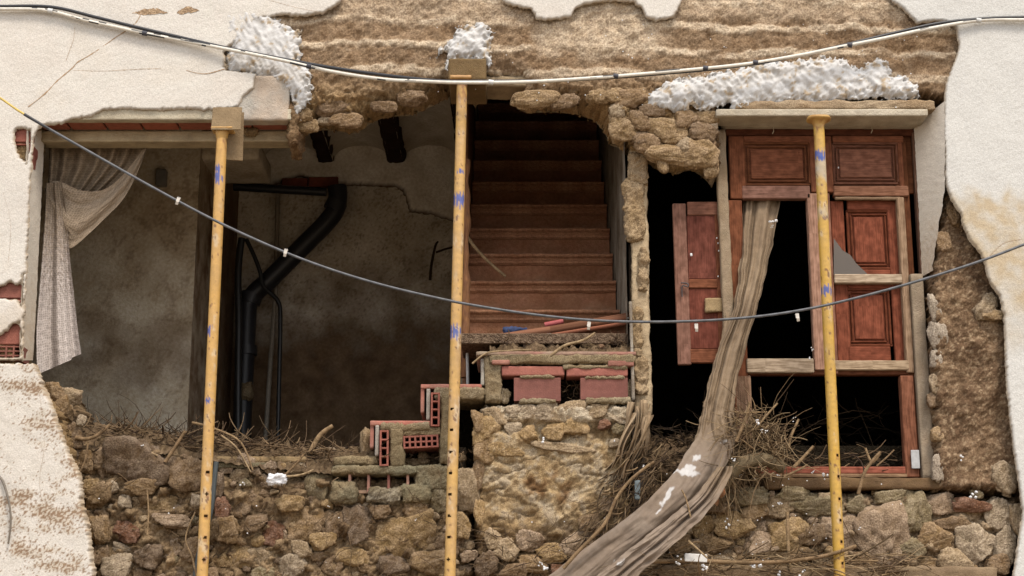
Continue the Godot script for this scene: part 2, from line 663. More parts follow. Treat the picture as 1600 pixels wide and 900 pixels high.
func lime_of(s: Vector2, x: float, y: float) -> float:
	var w := s.y + 9.0 * nd.get_noise_2d(x * 1.3, y * 1.3) + 3.0 * na.get_noise_2d(x, y) - 0.02 * (s.x - 800.0)
	var t := fposmod(w - 24.0, 38.0) / 38.0
	var l := smoothstep(0.0, 0.10, t) * (1.0 - smoothstep(0.30, 0.40, t))
	l *= clampf(0.85 + 1.5 * nd.get_noise_2d(x * 1.3 + 9, y * 7.0) + 0.5 * na.get_noise_2d(x * 2, y * 2), 0, 1)
	if s.x < 1040: l *= 1.0 - smoothstep(95.0, 150.0, s.y)
	var pale := smoothstep(825.0, 850.0, s.x + 12 * na.get_noise_2d(y, x)) * (1.0 - smoothstep(1015.0, 1060.0, s.x)) * (1.0 - smoothstep(66.0, 92.0, s.y + 20 * na.get_noise_2d(x, y)))
	pale = maxf(pale, (1.0 - smoothstep(20.0, 34.0, s.y + 14 * na.get_noise_2d(x * .7, y))) * 0.6)
	pale = maxf(pale, 0.75 * (1.0 - smoothstep(355.0, 430.0, s.y + 30 * na.get_noise_2d(x, y))) * smoothstep(1440., 1444., s.x) * (1.0 - smoothstep(1455.0, 1500.0, s.x)) * smoothstep(250., 290., s.y))
	return maxf(l, pale * 0.8)

func facade() -> void:
	var front := thing("facade_wall", "cream plastered earth house front with its middle torn open", "wall", Vector3(0, 0, -0.2))
	var mid := at(800, 100, 0).x
	var right_x := at(1440, 300, 0).x
	var left_x := at(455, 300, 0).x
	var right_open := at(1110, 200, 0).x
	var top := at(800, -60, 0).y
	var body := outline([[-60, -60], [1660, -60], [1660, 1000], [1592, 1000], [1600, 900], [1590, 770], [1456, 772], [1450, 600], [1448, 430], [1470, 300], [1474, 168], [1450, 160], [1300, 160], [1120, 164], [1122, 210], [1123, 258], [1118, 282], [1104, 268], [1092, 258], [1078, 254], [1062, 262], [1040, 256], [1024, 252], [1014, 240], [1000, 246], [984, 240], [975, 222], [955, 215], [947, 195], [930, 176], [900, 166], [860, 163], [825, 165], [808, 158], [810, 138], [790, 134], [757, 136], [742, 156], [728, 138], [702, 138], [690, 146], [660, 160], [640, 168], [600, 171], [575, 181], [556, 197], [530, 194], [500, 191], [470, 200], [458, 214], [452, 190], [450, 166], [330, 165], [120, 172], [66, 190], [60, 215], [52, 300], [44, 420], [38, 565], [60, 592], [100, 640], [120, 700], [130, 760], [150, 900], [155, 1000], [-60, 1000]], -0.15)
	var zf := func(x: float, y: float, d: float) -> float:
		var s := mark(x, y)
		var l := lime_of(s, x, y)
		var n := na.get_noise_2d(x, y)
		var m := nb.get_noise_2d(x, y)
		var z := -0.045 + 0.008 * n + 0.005 * m + 0.008 * l + 0.014 * nd.get_noise_2d(x * 3, y * 3)
		var roll := 0.025
		if x > left_x and x < right_open:
			roll = 0.10
			var low := smoothstep(105.0, 165.0, s.y)
			z += low * (0.03 * n + 0.02 * m + 0.05 * clampf(nc.get_noise_2d(x * 0.9, y * 1.2) + 0.6, 0, 1) - 0.012)
		elif s.y > 250.0 and x > right_x:
			z = -0.085 + 0.03 * nd.get_noise_2d(x * 2, y * 2) + 0.014 * n + 0.006 * m + 0.008 * clampf(nc.get_noise_2d(x, y) + 0.5, 0, 1)
			z += 0.04 * (1.0 - smoothstep(0.0, 0.07, d)) 
			roll = 0.05
		z = minf(z, -0.006)
		var t := clampf(d / roll, 0.0, 1.0)
		return lerpf(-0.26, z, sqrt(1.0 - (1.0 - t) * (1.0 - t)))
	var cf := func(x: float, y: float, d: float, z: float) -> Color:
		var s := mark(x, y)
		var n := na.get_noise_2d(x * 1.5 + 4, y * 1.5)
		var m := nb.get_noise_2d(x + 7, y)
		var g := nd.get_noise_2d(x * 2 + 3, y * 2)
		var c := mix3(EARTH, Color(0.44, 0.335, 0.235), 0.45 + 0.8 * n + 0.5 * g)
		if s.y > 250.0 and x > right_x:
			c = mix3(Color(0.20, 0.137, 0.09), Color(0.31, 0.22, 0.145), 0.45 + 0.9 * g + 0.5 * n)
			c = mix3(c, Color(0.46, 0.36, 0.25), smoothstep(0.25, 0.5, m + 0.3 * n))
		else:
			var low := smoothstep(110.0, 170.0, s.y) * smoothstep(1115.0, 1100.0, s.x)
			c = mix3(c, mix3(Color(0.42, 0.29, 0.155), Color(0.62, 0.47, 0.28), 0.5 + n + 0.6 * m), low)
			if s.x < 700 and s.y > 95: c = mix3(c, Color(0.25, 0.18, 0.10), 0.45 * (1.0 - smoothstep(0.02, 0.10, d)) + 0.2)
			c = mix3(c, Color(0.17, 0.115, 0.07), 0.4 * smoothstep(0.15, 0.55, g + 0.6 * n - 0.15) * (1.0 - 0.5 * low))
			c = mix3(c, mix3(LIME, Color(0.76, 0.67, 0.54), 0.5 + n), lime_of(s, x, y))
		return c
	part("earth_core", sheet(body, [], 0.0076, 0.018, zf, cf, 0.009), M.earth, front)
	part("inner_face", sheet(body, [], 0.03, 0.0, func(_x, _y, _d): return -0.262, func(_x, _y, _d, _z): return Color(0.3, 0.25, 0.18)), M.dirty_wall, front)
	# outer coat of cream plaster, broken where the wall was torn
	var coat := func(x: float, y: float, d: float) -> float:
		return 0.0025 * na.get_noise_2d(x * 0.6, y * 0.6) + 0.001 * nb.get_noise_2d(x, y) - 0.017 * (1.0 - smoothstep(0.0, 0.006, d))
	var cream := func(x: float, y: float, d: float, _z: float) -> Color:
		var s := mark(x, y)
		var g := nd.get_noise_2d(x * 1.2, y * 1.2)
		var n := na.get_noise_2d(x, y)
		var c := mix3(CREAM, Color(0.585, 0.555, 0.505), 0.5 + g + 0.3 * n)
		c = mix3(c, Color(0.50, 0.43, 0.34), 0.25 * smoothstep(0.05, 0.5, g + 0.3 * n))
		if s.x > 1350: c = mix3(c, Color(0.52, 0.515, 0.49), 0.8)
		if s.x > 1400:
			var tide := smoothstep(285.0, 330.0, s.y + 18 * n) * (1.0 - smoothstep(420.0, 560.0, s.y + 40 * g))
			c = mix3(c, Color(0.44, 0.36, 0.25), tide * (0.8 + 0.7 * n))
		elif s.y > 400.0:
			c = mix3(c, Color(0.46, 0.37, 0.27), 0.5 * smoothstep(430.0, 540.0, s.y + 50 * n))
		return mix3(Color(0.36, 0.29, 0.21), c, smoothstep(0.0, 0.009, d))
	var left_coat := outline([[-60, -60], [548, -60], [532, 2], [505, 20], [470, 24], [440, 22], [400, 30], [370, 60], [350, 80], [352, 108], [400, 113], [396, 135], [380, 152], [372, 167], [330, 172], [290, 170], [240, 172], [200, 170], [160, 171], [145, 180], [128, 184], [110, 186], [98, 192], [64, 196], [58, 204], [52, 213], [46, 300], [41, 420], [37, 500], [34, 563], [-60, 563]], 0)
	var notch1 := outline([[21, 205], [30, 199], [46, 203], [46, 222], [43, 240], [41, 254], [31, 245], [24, 230]], 0)
	var notch2 := outline([[-20, 452], [4, 446], [16, 438], [22, 445], [30, 444], [35, 428], [34, 456], [33, 480], [26, 468], [8, 465], [-20, 472]], 0)
	var notch3 := outline([[-30, 535], [5, 520], [18, 507], [29, 503], [31, 520], [31, 558], [-30, 560]], 0)
	part("plaster", sheet(left_coat, [notch1, notch2, notch3], 0.0078, 0.0075, coat, cream), M.plaster, front)
	part("plaster", sheet(outline([[775, -60], [786, 2], [800, 8], [830, 14], [838, 28], [852, 31], [870, 29], [892, 26], [898, 14], [906, 8], [930, 3], [955, 0], [990, 2], [1003, 12], [1010, 28], [1025, 31], [1050, 28], [1060, 14], [1066, 0], [1075, -60]], 0), [], 0.008, 0.006, coat, cream), M.plaster, front)
	part("plaster", sheet(outline([[1378, -60], [1395, 2], [1412, 14], [1422, 24], [1434, 36], [1460, 32], [1478, 33], [1494, 42], [1499, 70], [1496, 85], [1490, 100], [1480, 125], [1476, 150], [1475, 200], [1478, 287], [1486, 310], [1502, 335], [1504, 350], [1516, 375], [1533, 396], [1540, 415], [1546, 440], [1562, 462], [1569, 490], [1571, 540], [1573, 600], [1578, 650], [1584, 700], [1590, 740], [1598, 800], [1588, 870], [1582, 910], [1578, 1000], [1660, 1000], [1660, -60]], 0), [], 0.0075, 0.0045, coat, cream), M.plaster, front)
	# the thicker, mud-splashed coat at the foot of the wall
	var foot := outline([[-60, 567], [-20, 566], [53, 566], [60, 580], [66, 600], [76, 622], [88, 658], [104, 700], [118, 728], [126, 745], [127, 785], [134, 806], [138, 830], [141, 850], [147, 905], [150, 1000], [-60, 1000]], 0.06)
	var splash := func(x: float, y: float, d: float, _z: float) -> Color:
		var s := mark(x, y)
		var g := nd.get_noise_2d(x * 1.5 + 20, y * 4.0)
		var m := nb.get_noise_2d(x * 1.6, y * 1.6)
		var n := na.get_noise_2d(x, y * 1.4)
		var c := mix3(CREAM, Color(0.54, 0.50, 0.44), 0.5 + n)
		c = mix3(c, Color(0.43, 0.35, 0.25), 0.55 * smoothstep(-0.1, 0.5, g + 0.5 * n))
		var sp := smoothstep(0.06, 0.22, m + 0.9 * g + 0.35 * n - 0.16)
		return mix3(Color(0.40, 0.31, 0.21), mix3(c, Color(0.22, 0.14, 0.085), 0.9 * sp), smoothstep(0.0, 0.014, d) * 0.9 + 0.1 + 0.0 * s.x)
	part("foot_plaster", sheet(foot, [], 0.006, 0.008, func(x: float, y: float, d: float): return 0.06 + 0.003 * na.get_noise_2d(x, y) - 0.05 * (1.0 - smoothstep(0.0, 0.008, d)), splash), M.plaster, front)
	# plastered reveals of the two openings
	var rev := func(a, b, _p): return mix3(Color(0.60, 0.545, 0.46), Color(0.50, 0.41, 0.31), smoothstep(0.45, 1.1, b + 0.3 * na.get_noise_2d(a * 2, b * 3)))
	part("reveal", surf(8, 60, func(a: float, b: float):
		var p0 := at(lerpf(42, 30, b) + 1.0 * na.get_noise_2d(b * 3, 1), lerpf(204, 563, b), -0.002)
		var p1 := at(lerpf(70, 52, b), lerpf(204, 563, b), -0.21)
		return p0.lerp(p1, a) + Vector3(0.003 * na.get_noise_2d(a, b * 2), 0, 0), rev), M.plaster, front)
	part("reveal", surf(10, 60, func(a: float, b: float):
		var e := 1.0 - 0.5 * smoothstep(0.5, 1.0, b) + 0.10 * na.get_noise_1d(b * 1.6) * b
		var p0 := at(1476 + 0.5 * b, lerpf(158, 412, b), -0.004)
		var p1 := at(lerpf(1428, 1441, b), lerpf(196, 432, b), -0.17)
		p0 = p1.lerp(p0, e)
		return p1.lerp(p0, a) + Vector3(0.003 * na.get_noise_2d(a, b * 3), 0, 0), rev), M.plaster, front)
	# small flaked cracks
	for q in [[[[219, 24], [213, 33], [200, 44], [180, 58], [160, 72], [140, 86], [122, 97], [112, 105], [100, 118], [88, 130], [70, 146], [45, 168]], 0.0024], [[[118, 40], [116, 60], [108, 78], [103, 95]], 0.0010], [[[115, 109], [160, 111], [215, 110], [250, 109]], 0.001], [[[290, 112], [320, 114], [352, 108]], 0.0022], [[[1545, 400], [1570, 380], [1598, 372]], 0.001], [[[5, 300], [18, 350], [12, 410]], 0.0008], [[[500, 20], [460, 12], [410, -4]], 0.001], [[[60, 600], [70, 690], [64, 760], [80, 830]], 0.0008]]:
		var l := smooth_path(path(q[0].map(func(k): return [k[0] + rng.randf_range(-2, 2), k[1] + rng.randf_range(-2, 2), 0.0012 if k[1] < 580 else 0.0625])), 60)
		var wide: float = q[1]
		part("crack", surf(1, 60, func(a: float, b: float):
			var k := int(b * 60)
			var w := wide * (0.5 + absf(na.get_noise_1d(k * 0.09)) * 2.2)
			return l[k] + Vector3(0.6, -0.8, 0) * (a - 0.5) * w * 2.0, func(_a, _b, _p): return Color(0.36, 0.25, 0.16)), M.plaster, front)
	# flaked spots near the top
	for q in [[[207, 20], [225, 14], [245, 13], [262, 20], [240, 22], [222, 24]], [[276, 20], [290, 10], [305, 13], [316, 17], [296, 20], [280, 23]]]:
		part("flaked_patch", sheet(outline(q, 0.0), [], 0.006, 0.006, func(x: float, y: float, d: float): return 0.0015 + 0.0015 * nb.get_noise_2d(x, y), func(x, y, _d, _z): return mix3(Color(0.6, 0.46, 0.33), Color(0.45, 0.34, 0.23), 0.5 + nb.get_noise_2d(x, y))), M.earth, front)
	# hollow clay bricks that show through the holes in the plaster
	for q in [[[20, 196, 48, 222], 0], [[20, 224, 48, 258], 1], [[-40, 436, 36, 466], 0], [[-40, 468, 36, 486], 0], [[-40, 500, 34, 538], 0], [[-4, 540, 34, 564], 2]]:
		var o := hollow_brick("brick", front, q[0], -0.03, 0.12, 3 if q[1] == 2 else 1, 3 if q[1] == 2 else 1, q[1] == 0)
		o.set_meta("label", "broken hollow clay brick showing through the plaster")
	# white insulation foam sprayed over the joints
	var blobs := [
		[[[345, 18], [365, 10], [395, 8], [420, 16], [440, 30], [452, 40], [466, 42], [470, 60], [468, 88], [478, 100], [486, 112], [487, 140], [480, 160], [470, 166], [463, 186], [458, 178], [455, 150], [440, 138], [425, 120], [405, 118], [385, 112], [356, 110], [350, 90], [356, 70], [343, 45]], 0.0, 0.15],
		[[[682, 78], [690, 66], [700, 60], [712, 48], [715, 35], [722, 40], [728, 28], [740, 34], [752, 28], [764, 38], [768, 50], [766, 68], [770, 80], [764, 100], [756, 92], [740, 90], [724, 92], [704, 94], [697, 108], [695, 96], [700, 84], [694, 74], [684, 88]], -0.004, 1.0],
		[[[1010, 152], [1018, 140], [1032, 132], [1048, 122], [1070, 115], [1100, 116], [1120, 106], [1150, 108], [1172, 98], [1200, 90], [1230, 92], [1260, 90], [1290, 84], [1310, 86], [1330, 94], [1345, 105], [1360, 92], [1378, 88], [1392, 96], [1396, 112], [1420, 118], [1438, 130], [1440, 148], [1400, 152], [1360, 150], [1300, 158], [1250, 160], [1215, 162], [1190, 164], [1160, 172], [1146, 174], [1140, 160], [1120, 165], [1096, 168], [1086, 160], [1070, 172], [1062, 176], [1050, 166], [1030, 168], [1012, 162]], -0.006, 1.0]]
	for b in blobs:
		var bz: float = b[1]
		var am: float = b[2]
		var fz := func(x: float, y: float, d: float) -> float:
			var puff := 1.0 - clampf(nc.get_noise_2d(x * 1.1 + 0.05 * na.get_noise_2d(x, y), y * 1.1) + 1.0, 0, 1)
			puff = clampf(nc.get_noise_2d(x * 1.25 + 0.04 * na.get_noise_2d(x, y), y * 1.25) + 1.0, 0, 1)
			puff = clampf(nc.get_noise_2d(x * 0.8 + 0.03 * na.get_noise_2d(x, y), y * 0.8) + 0.95, 0, 1) 
			puff = sqrt(puff) * 1.5
			var dd := maxf(d + 0.012 * na.get_noise_2d(x * 2.5, y * 2.5), 0.0)
			return -0.045 + (bz + 0.045) * sqrt(clampf(dd / 0.05, 0, 1)) + am * (0.005 * puff + 0.013 * na.get_noise_2d(x * 1.3, y * 1.3) + 0.009 * na.get_noise_2d(x * 3.2 + y * 1.8, y * 1.7 - x * 0.6) + 0.003 * nb.get_noise_2d(x, y)) + (1 - am) * 0.011 * na.get_noise_2d(x * 4 + y * 2.5, y * 1.2 - x * .6)
		var fc := func(x: float, y: float, d: float, _z: float) -> Color:
			var n := na.get_noise_2d(x * 1.6 + 3, y * 1.6)
			var c := mix3(Color(0.60, 0.59, 0.575), Color(0.50, 0.47, 0.43), smoothstep(0.0, 0.5, n))
			return mix3(c, Color(0.42, 0.33, 0.23), smoothstep(0.20, 0.42, n + 0.6 * nb.get_noise_2d(x, y) - d * 2.5))
		part("foam_patch", sheet(outline(b[0], 0), [], 0.0062, 0.022, fz, fc), M.foam, front)
	# stones and clods hanging in the torn edge
	for q in [[842, 152, 72, 26, 0.05, 0], [880, 158, 40, 20, 0.04, 2], [985, 152, 46, 30, .05, 1], [960, 148, 30, 22, .04, 0], [975, 196, 44, 40, 0.03, 0], [1000, 188, 34, 30, .05, 1], [1045, 203, 62, 36, 0.05, 0], [1020, 172, 36, 22, .05, 2], [1075, 185, 36, 30, 0.06, 1], [1072, 226, 22, 26, 0.05, 3], [1092, 238, 52, 40, 0.04, 0], [1048, 240, 70, 26, 0.03, 0], [1100, 206, 40, 30, 0.04, 2], [1014, 224, 36, 30, 0.03, 1], [1112, 262, 20, 30, 0.0, 0], [1036, 258, 16, 22, 0.0, 0], [965, 172, 24, 20, .04, 3], [936, 150, 36, 22, .03, 0], [1000, 215, 28, 20, .03, 2], [1105, 182, 34, 18, .03, 0], [470, 178, 30, 22, 0, 0], [540, 186, 44, 22, -.03, 1], [600, 165, 40, 16, -.04, 2], [520, 165, 50, 30, -.03, 2], [640, 150, 44, 24, -.03, 2], [480, 195, 30, 18, -.06, 0], [515, 186, 34, 14, -.08, 3],  [1490, 330, 22, 40, -.02, 1], [1475, 380, 20, 30, -.02, 1], [1462, 480, 16, 40, -0.03, 4], [1466, 520, 24, 46, -.02, 4], [1463, 560, 16, 24, -.03, 4], [1462, 600, 14, 30, -.04, 3], [1545, 478, 34, 34, 0.0, 3], [1555, 492, 30, 14, 0.02, 0], [1466, 730, 16, 34, -.02, 4], [1570, 745, 36, 40, -.02, 3], [1520, 672, 20, 20, -.09, 1], [1460, 625, 18, 20, -.06, 2], [1465, 680, 16, 22, -.06, 0]]:
		stone(front, q[0], q[1], q[2] * 1.15, q[3] * 1.15, q[4] * 0.6 - 0.05, [Color(0.52, 0.375, 0.21), Color(0.42, 0.29, 0.165), Color(0.34, 0.235, 0.14), Color(0.55, 0.44, 0.30), Color(0.60, 0.53, 0.44)][q[5]], 0.12 if q[0] < 1400 else 0.5)
	# the rest of the house front, above and beside what can be seen
	var up := top - 0.004
	part("plaster", one_block(Vector3(0, up + 1.0, -0.2), Vector3(9, 2.0, 0.4), CREAM, Basis.IDENTITY, 0.001), M.plaster, front)
	for s in [-1, 1]:
		var e := absf(at(-58 if s < 0 else 1658, 450, 0).x)
		part("plaster", one_block(Vector3(s * (e + 4.5) / 2, up / 2, -0.2), Vector3(4.5 - e, up, 0.4), CREAM, Basis.IDENTITY, 0.001), M.plaster, front)
	part("plinth", one_block(Vector3(0, at(800, 985, -0.2).y / 2, -0.2), Vector3(2 * absf(at(-58, 450, 0).x), at(800, 985, -0.2).y, 0.3), Color(0.42, 0.33, 0.22)), M.earth, front)

func stone(parent: Node3D, x: float, y: float, w: float, h: float, z: float, col: Color, angular := 0.55, turn := 0.0) -> void:
	var c := at(x, y, z)
	var u := unit(z)
	var n := 5 if w * h < 260 else (8 if w * h < 700 else (12 if w * h < 2200 else 18))
	var dz := minf(w, h) * u * rng.randf_range(0.75, 1.0)
	var dark := col.darkened(0.28)
	part("stone", rock(c - Vector3(0, 0, dz * 0.32), Vector3(w * u * 1.08, h * u * 1.08, dz), n, dark, col.lightened(0.10), turn + rng.randf_range(-0.2, 0.2), angular), M.stone, parent)

# ---------------------------------------------------------------- behind the front
func wall_sheet(called: String, parent: Node3D, a: Vector3, b: Vector3, c: Vector3, nu: int, nv: int, cf: Callable, amp := 0.004) -> void:
	var nrm := (b - a).cross(c - a).normalized()
	part(called, surf(nu, nv, func(u: float, v: float):
		var p := a + (b - a) * u + (c - a) * v
		return p + nrm * amp * na.get_noise_3d(p.x, p.y, p.z), cf), M.dirty_wall, parent)

func rooms() -> void:
	var fy := at(450, 700, -0.55).y
	var back := -2.75
	var near := -1.45
	var yb := at(512, 258, back).y
	var hs := thing("house_shell", "dark shell of rooms behind the torn house front", "house", Vector3(0, 0, -2.5))
	var dk := Color(0.20, 0.16, 0.12)
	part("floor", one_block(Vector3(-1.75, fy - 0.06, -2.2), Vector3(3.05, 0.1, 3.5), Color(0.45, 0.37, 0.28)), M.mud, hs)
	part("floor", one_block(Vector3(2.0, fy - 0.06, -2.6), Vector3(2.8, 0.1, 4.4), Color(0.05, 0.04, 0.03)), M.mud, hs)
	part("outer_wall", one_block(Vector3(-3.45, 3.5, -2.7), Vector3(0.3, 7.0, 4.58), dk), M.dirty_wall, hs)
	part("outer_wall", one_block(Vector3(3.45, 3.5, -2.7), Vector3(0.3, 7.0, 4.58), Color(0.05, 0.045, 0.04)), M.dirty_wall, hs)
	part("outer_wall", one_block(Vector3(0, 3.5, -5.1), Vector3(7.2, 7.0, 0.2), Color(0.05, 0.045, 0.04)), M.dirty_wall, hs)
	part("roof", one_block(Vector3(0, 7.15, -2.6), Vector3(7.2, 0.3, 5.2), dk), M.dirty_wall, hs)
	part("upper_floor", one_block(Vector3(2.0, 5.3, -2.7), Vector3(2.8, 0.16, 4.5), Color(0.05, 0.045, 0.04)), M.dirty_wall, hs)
	# partition between the stairs and the dark room
	var sx := 0.555
	wall_sheet("stair_wall", hs, Vector3(sx, fy, -0.15), Vector3(sx, fy, -4.9), Vector3(sx, 6.9, -0.15), 60, 70, func(a: float, b: float, p: Vector3):
		var n := na.get_noise_3d(p.x, p.y, p.z) + nd.get_noise_3d(p.x * 2, p.y * 2, p.z * 2)
		return mix3(Color(0.30, 0.27, 0.23), Color(0.17, 0.14, 0.11), 0.5 + n))
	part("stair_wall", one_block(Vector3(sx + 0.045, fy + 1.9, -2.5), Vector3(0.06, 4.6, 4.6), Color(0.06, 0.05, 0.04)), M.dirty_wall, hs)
	# thin wall on the other side of the stairs, behind the newel
	part("stair_wall", one_block(Vector3(-0.27, fy + 2.2, -2.9), Vector3(0.05, 4.4, 3.4), Color(0.24, 0.2, 0.16)), M.dirty_wall, hs)
	# left room
	var whitewash := Color(0.60, 0.55, 0.455)  # base tone of the near wall
	var room := thing("vaulted_room", "muddy whitewashed room with plaster vaults between dark beams", "room", Vector3(-1.2, fy, -2.0))
	var cr := at(303, 450, near)
	var wall_cf := func(_a, _b, p: Vector3):
		var s := mark(p.x, p.y, p.z)
		var n := na.get_noise_3d(p.x, p.y, p.z)
		var m := nb.get_noise_3d(p.x, p.y, p.z)
		var g := nd.get_noise_3d(p.x * 1.5, p.y * 1.5, p.z)
		var c := mix3(whitewash, Color(0.50, 0.43, 0.33), 0.5 + 0.9 * g)
		c = mix3(c, Color(0.17, 0.115, 0.07), 0.4 * smoothstep(0.14, 0.5, m * 0.7 + n * 0.8 + 0.3 * g))
		c = mix3(c, Color(0.15, 0.10, 0.06), 0.6 * smoothstep(480., 560., s.y + 60 * g) * (1 - smoothstep(560., 610., s.y + 60 * g)))
		return c
	wall_sheet("near_wall", room, Vector3(-3.29, fy, near), Vector3(cr.x, fy, near), Vector3(-3.29, yb + 0.2, near), 150, 200, wall_cf)
	wall_sheet("return_wall", room, Vector3(cr.x, fy, near), Vector3(cr.x, fy, back), Vector3(cr.x, yb + 0.2, near), 60, 90, func(a: float, b: float, p: Vector3):
		var n := na.get_noise_3d(p.x, p.y, p.z) + nd.get_noise_3d(p.x, p.y * 2, p.z * 2)
		var stain := smoothstep(0.25, 0.6, a + 0.3 * n) * (1.0 - smoothstep(0.75, 0.9, b + 0.1 * n))
		return mix3(mix3(Color(0.46, 0.39, 0.30), Color(0.24, 0.16, 0.10), 0.4 + n), Color(0.15, 0.085, 0.045), stain * 0.7))
	# far wall: the flood left it dark brown to shoulder height
	wall_sheet("far_wall", room, Vector3(cr.x, fy, back), Vector3(-0.29, fy, back), Vector3(cr.x, yb + 0.25, back), 170, 240, func(_a, _b, p: Vector3):
		var s := mark(p.x, p.y, p.z)
		var n := na.get_noise_3d(p.x, p.y, 1)
		var m := nb.get_noise_3d(p.x, p.y, 2)
		var g := nd.get_noise_3d(p.x * 1.5, p.y * 1.5, 5)
		var c := mix3(Color(0.66, 0.62, 0.55), Color(0.54, 0.50, 0.43), 0.5 + g)
		c = mix3(c, Color(0.12, 0.085, 0.055), 0.5 * smoothstep(0.25, 0.5, m + 0.4 * n))
		return mix3(c, mix3(Color(0.12, 0.08, 0.05), Color(0.20, 0.14, 0.09), 0.5 + n), smoothstep(390., 570., s.y + 70 * g + 30 * n)))
	# thick upper plaster on the far wall, broken along its foot
	var band := outline([[355, 225], [740, 222], [740, 365], [718, 352], [706, 346], [690, 342], [676, 336], [655, 334], [640, 332], [636, 318], [630, 300], [618, 293], [560, 291], [520, 291], [500, 288], [470, 276], [452, 284], [420, 292], [355, 290]], back)
	part("upper_plaster", sheet(band, [], 0.014, 0.008, func(x: float, y: float, d: float): return back + 0.045 + 0.004 * na.get_noise_2d(x, y) - 0.04 * (1.0 - smoothstep(0, 0.02, d)), func(x, y, d, _z):
		return mix3(Color(0.12, 0.075, 0.05), mix3(Color(0.86, 0.83, 0.77), Color(0.76, 0.73, 0.67), 0.5 + nd.get_noise_2d(x * 2, y * 2) + 0.3 * na.get_noise_2d(x, y)), smoothstep(0.0, 0.02, d))), M.dirty_wall, room)
	# bared bricks of the chase above the pipe
	for q in [[440, 278, 480, 293], [482, 276, 528, 291], [316, 264, 330, 298], [350, 284, 372, 296]]:
		lump("brick", room, q, back + 0.07, 0.06, 0.004, Color(0.34, 0.10, 0.06), Color(0.2, 0.07, 0.04), M.brick, 0.006)
	# vaults and beams; vault colour darkened for the weaker light reaching them
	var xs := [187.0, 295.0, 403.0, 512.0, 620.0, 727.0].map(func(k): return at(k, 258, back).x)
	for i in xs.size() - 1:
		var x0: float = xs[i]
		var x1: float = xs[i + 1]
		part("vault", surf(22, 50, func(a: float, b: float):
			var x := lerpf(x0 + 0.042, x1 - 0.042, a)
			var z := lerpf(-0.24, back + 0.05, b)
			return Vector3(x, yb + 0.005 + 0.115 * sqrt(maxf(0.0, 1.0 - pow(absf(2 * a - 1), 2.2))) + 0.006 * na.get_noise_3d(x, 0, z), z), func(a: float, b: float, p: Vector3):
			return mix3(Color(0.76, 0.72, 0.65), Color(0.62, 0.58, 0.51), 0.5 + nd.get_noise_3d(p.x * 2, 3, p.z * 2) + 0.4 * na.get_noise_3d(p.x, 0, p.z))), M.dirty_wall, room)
	for x in xs:
		part("beam", rough_box(Vector3(x, yb + 0.10, -1.58), Vector3(0.115 + rng.randf_range(-.02, .02), 0.19, 2.35), 0.03, 0.02, 0.012, Color(0.035, 0.02, 0.014), Color(0.06, 0.035, 0.025), Basis.IDENTITY, 1.0, 90), M.timber, room)
	part("upper_floor", one_block(Vector3(-1.75, yb + 0.3, -2.2), Vector3(3.05, 0.1, 3.7), dk), M.dirty_wall, room)
	# plastered box beam under the vaults and little fittings
	part("box_beam", rough_box(at(362, 254, -1.75), rect_size(309, 241, 414, 264, -1.75, 0.5) * Vector3(1, 1.25, 1), 0.03, 0.012, 0.004, Color(0.66, 0.60, 0.50), Color(0.5, 0.44, 0.35)), M.dirty_wall, room)
	plank("fuse_box", room, [243, 264, 259, 289], near + 0.05, 0.05, Color(0.17, 0.16, 0.14), M.plastic)
	# stove pipe: along the top of the wall, elbow, slanting down, then upright
	var pipe := thing("stove_pipe", "fat black flue pipe bent down the far room wall", "pipe", at(383, 680, back + 0.2))
	part("run", one_tube(smooth_path(path([[360, 291, back + 0.20], [440, 296, back + 0.20], [510, 300, back + 0.20]]), 12), 0.028, 0.028, 14, Color(0.022, 0.022, 0.024)), M.rubber, pipe)
	part("flue", one_tube(smooth_path(path([[527, 292, back + 0.22], [528, 308, back + 0.22], [524, 328, back + 0.22], [508, 350, back + 0.22], [480, 378, back + 0.22], [450, 408, back + 0.22], [418, 440, back + 0.22], [398, 458, back + 0.22], [388, 476, back + 0.22], [386, 500, back + 0.22], [383, 560, back + 0.22], [380, 620, back + 0.22], [377, 700, back + 0.22]]), 60), 0.062, 0.058, 20, Color(0.022, 0.023, 0.026)), M.rubber, pipe)
	for q in [[524, 322, back + 0.22, 0.6], [392, 466, back + 0.22, 0.4], [385, 548, back + 0.22, 0.0]]:
		part("collar", one_tube(PackedVector3Array([at(q[0] + q[3] * 6, q[1] - 7, q[2]), at(q[0] - q[3] * 6, q[1] + 7, q[2])]), 0.068, 0.068, 20, Color(0.03, 0.03, 0.032)), M.rubber, pipe)
	lump("mud_clod", pipe, [368, 597, 394, 624], back + 0.3, 0.08, 0.012, Color(0.36, 0.30, 0.2), Color(0.25, 0.19, 0.12), M.mortar, 0.04)
	for q in [[[[378, 372, back + 0.40], [374, 400, back + 0.40], [372, 440, back + 0.40], [373, 500, back + 0.40], [372, 600, back + 0.40], [372, 690, back + 0.40]], 0.022, "thick black hose hanging beside the flue pipe"], [[[385, 374, back + 0.35], [398, 402, back + 0.35], [406, 424, back + 0.35], [412, 448, back + 0.35], [434, 470, back + 0.35], [438, 500, back + 0.35], [436, 600, back + 0.35], [434, 700, back + 0.35]], 0.014, "thin black hose looping behind the flue to the floor"]]:
		tag(part("hose", one_tube(smooth_path(path(q[0]), 40), q[1], q[1], 10, Color(0.02, 0.02, 0.022)), M.rubber), q[2], "hose")
	tag(part("water_pipe", one_tube(path([[434, 296, back + 0.10], [431, 450, back + 0.10], [423, 560, back + 0.10], [414, 700, back + 0.10]]), 0.015, 0.015, 10, Color(0.30, 0.27, 0.22), Color(0.24, 0.2, 0.15)), M.plastic), "thin greyish water pipe running down the far room wall", "pipe")
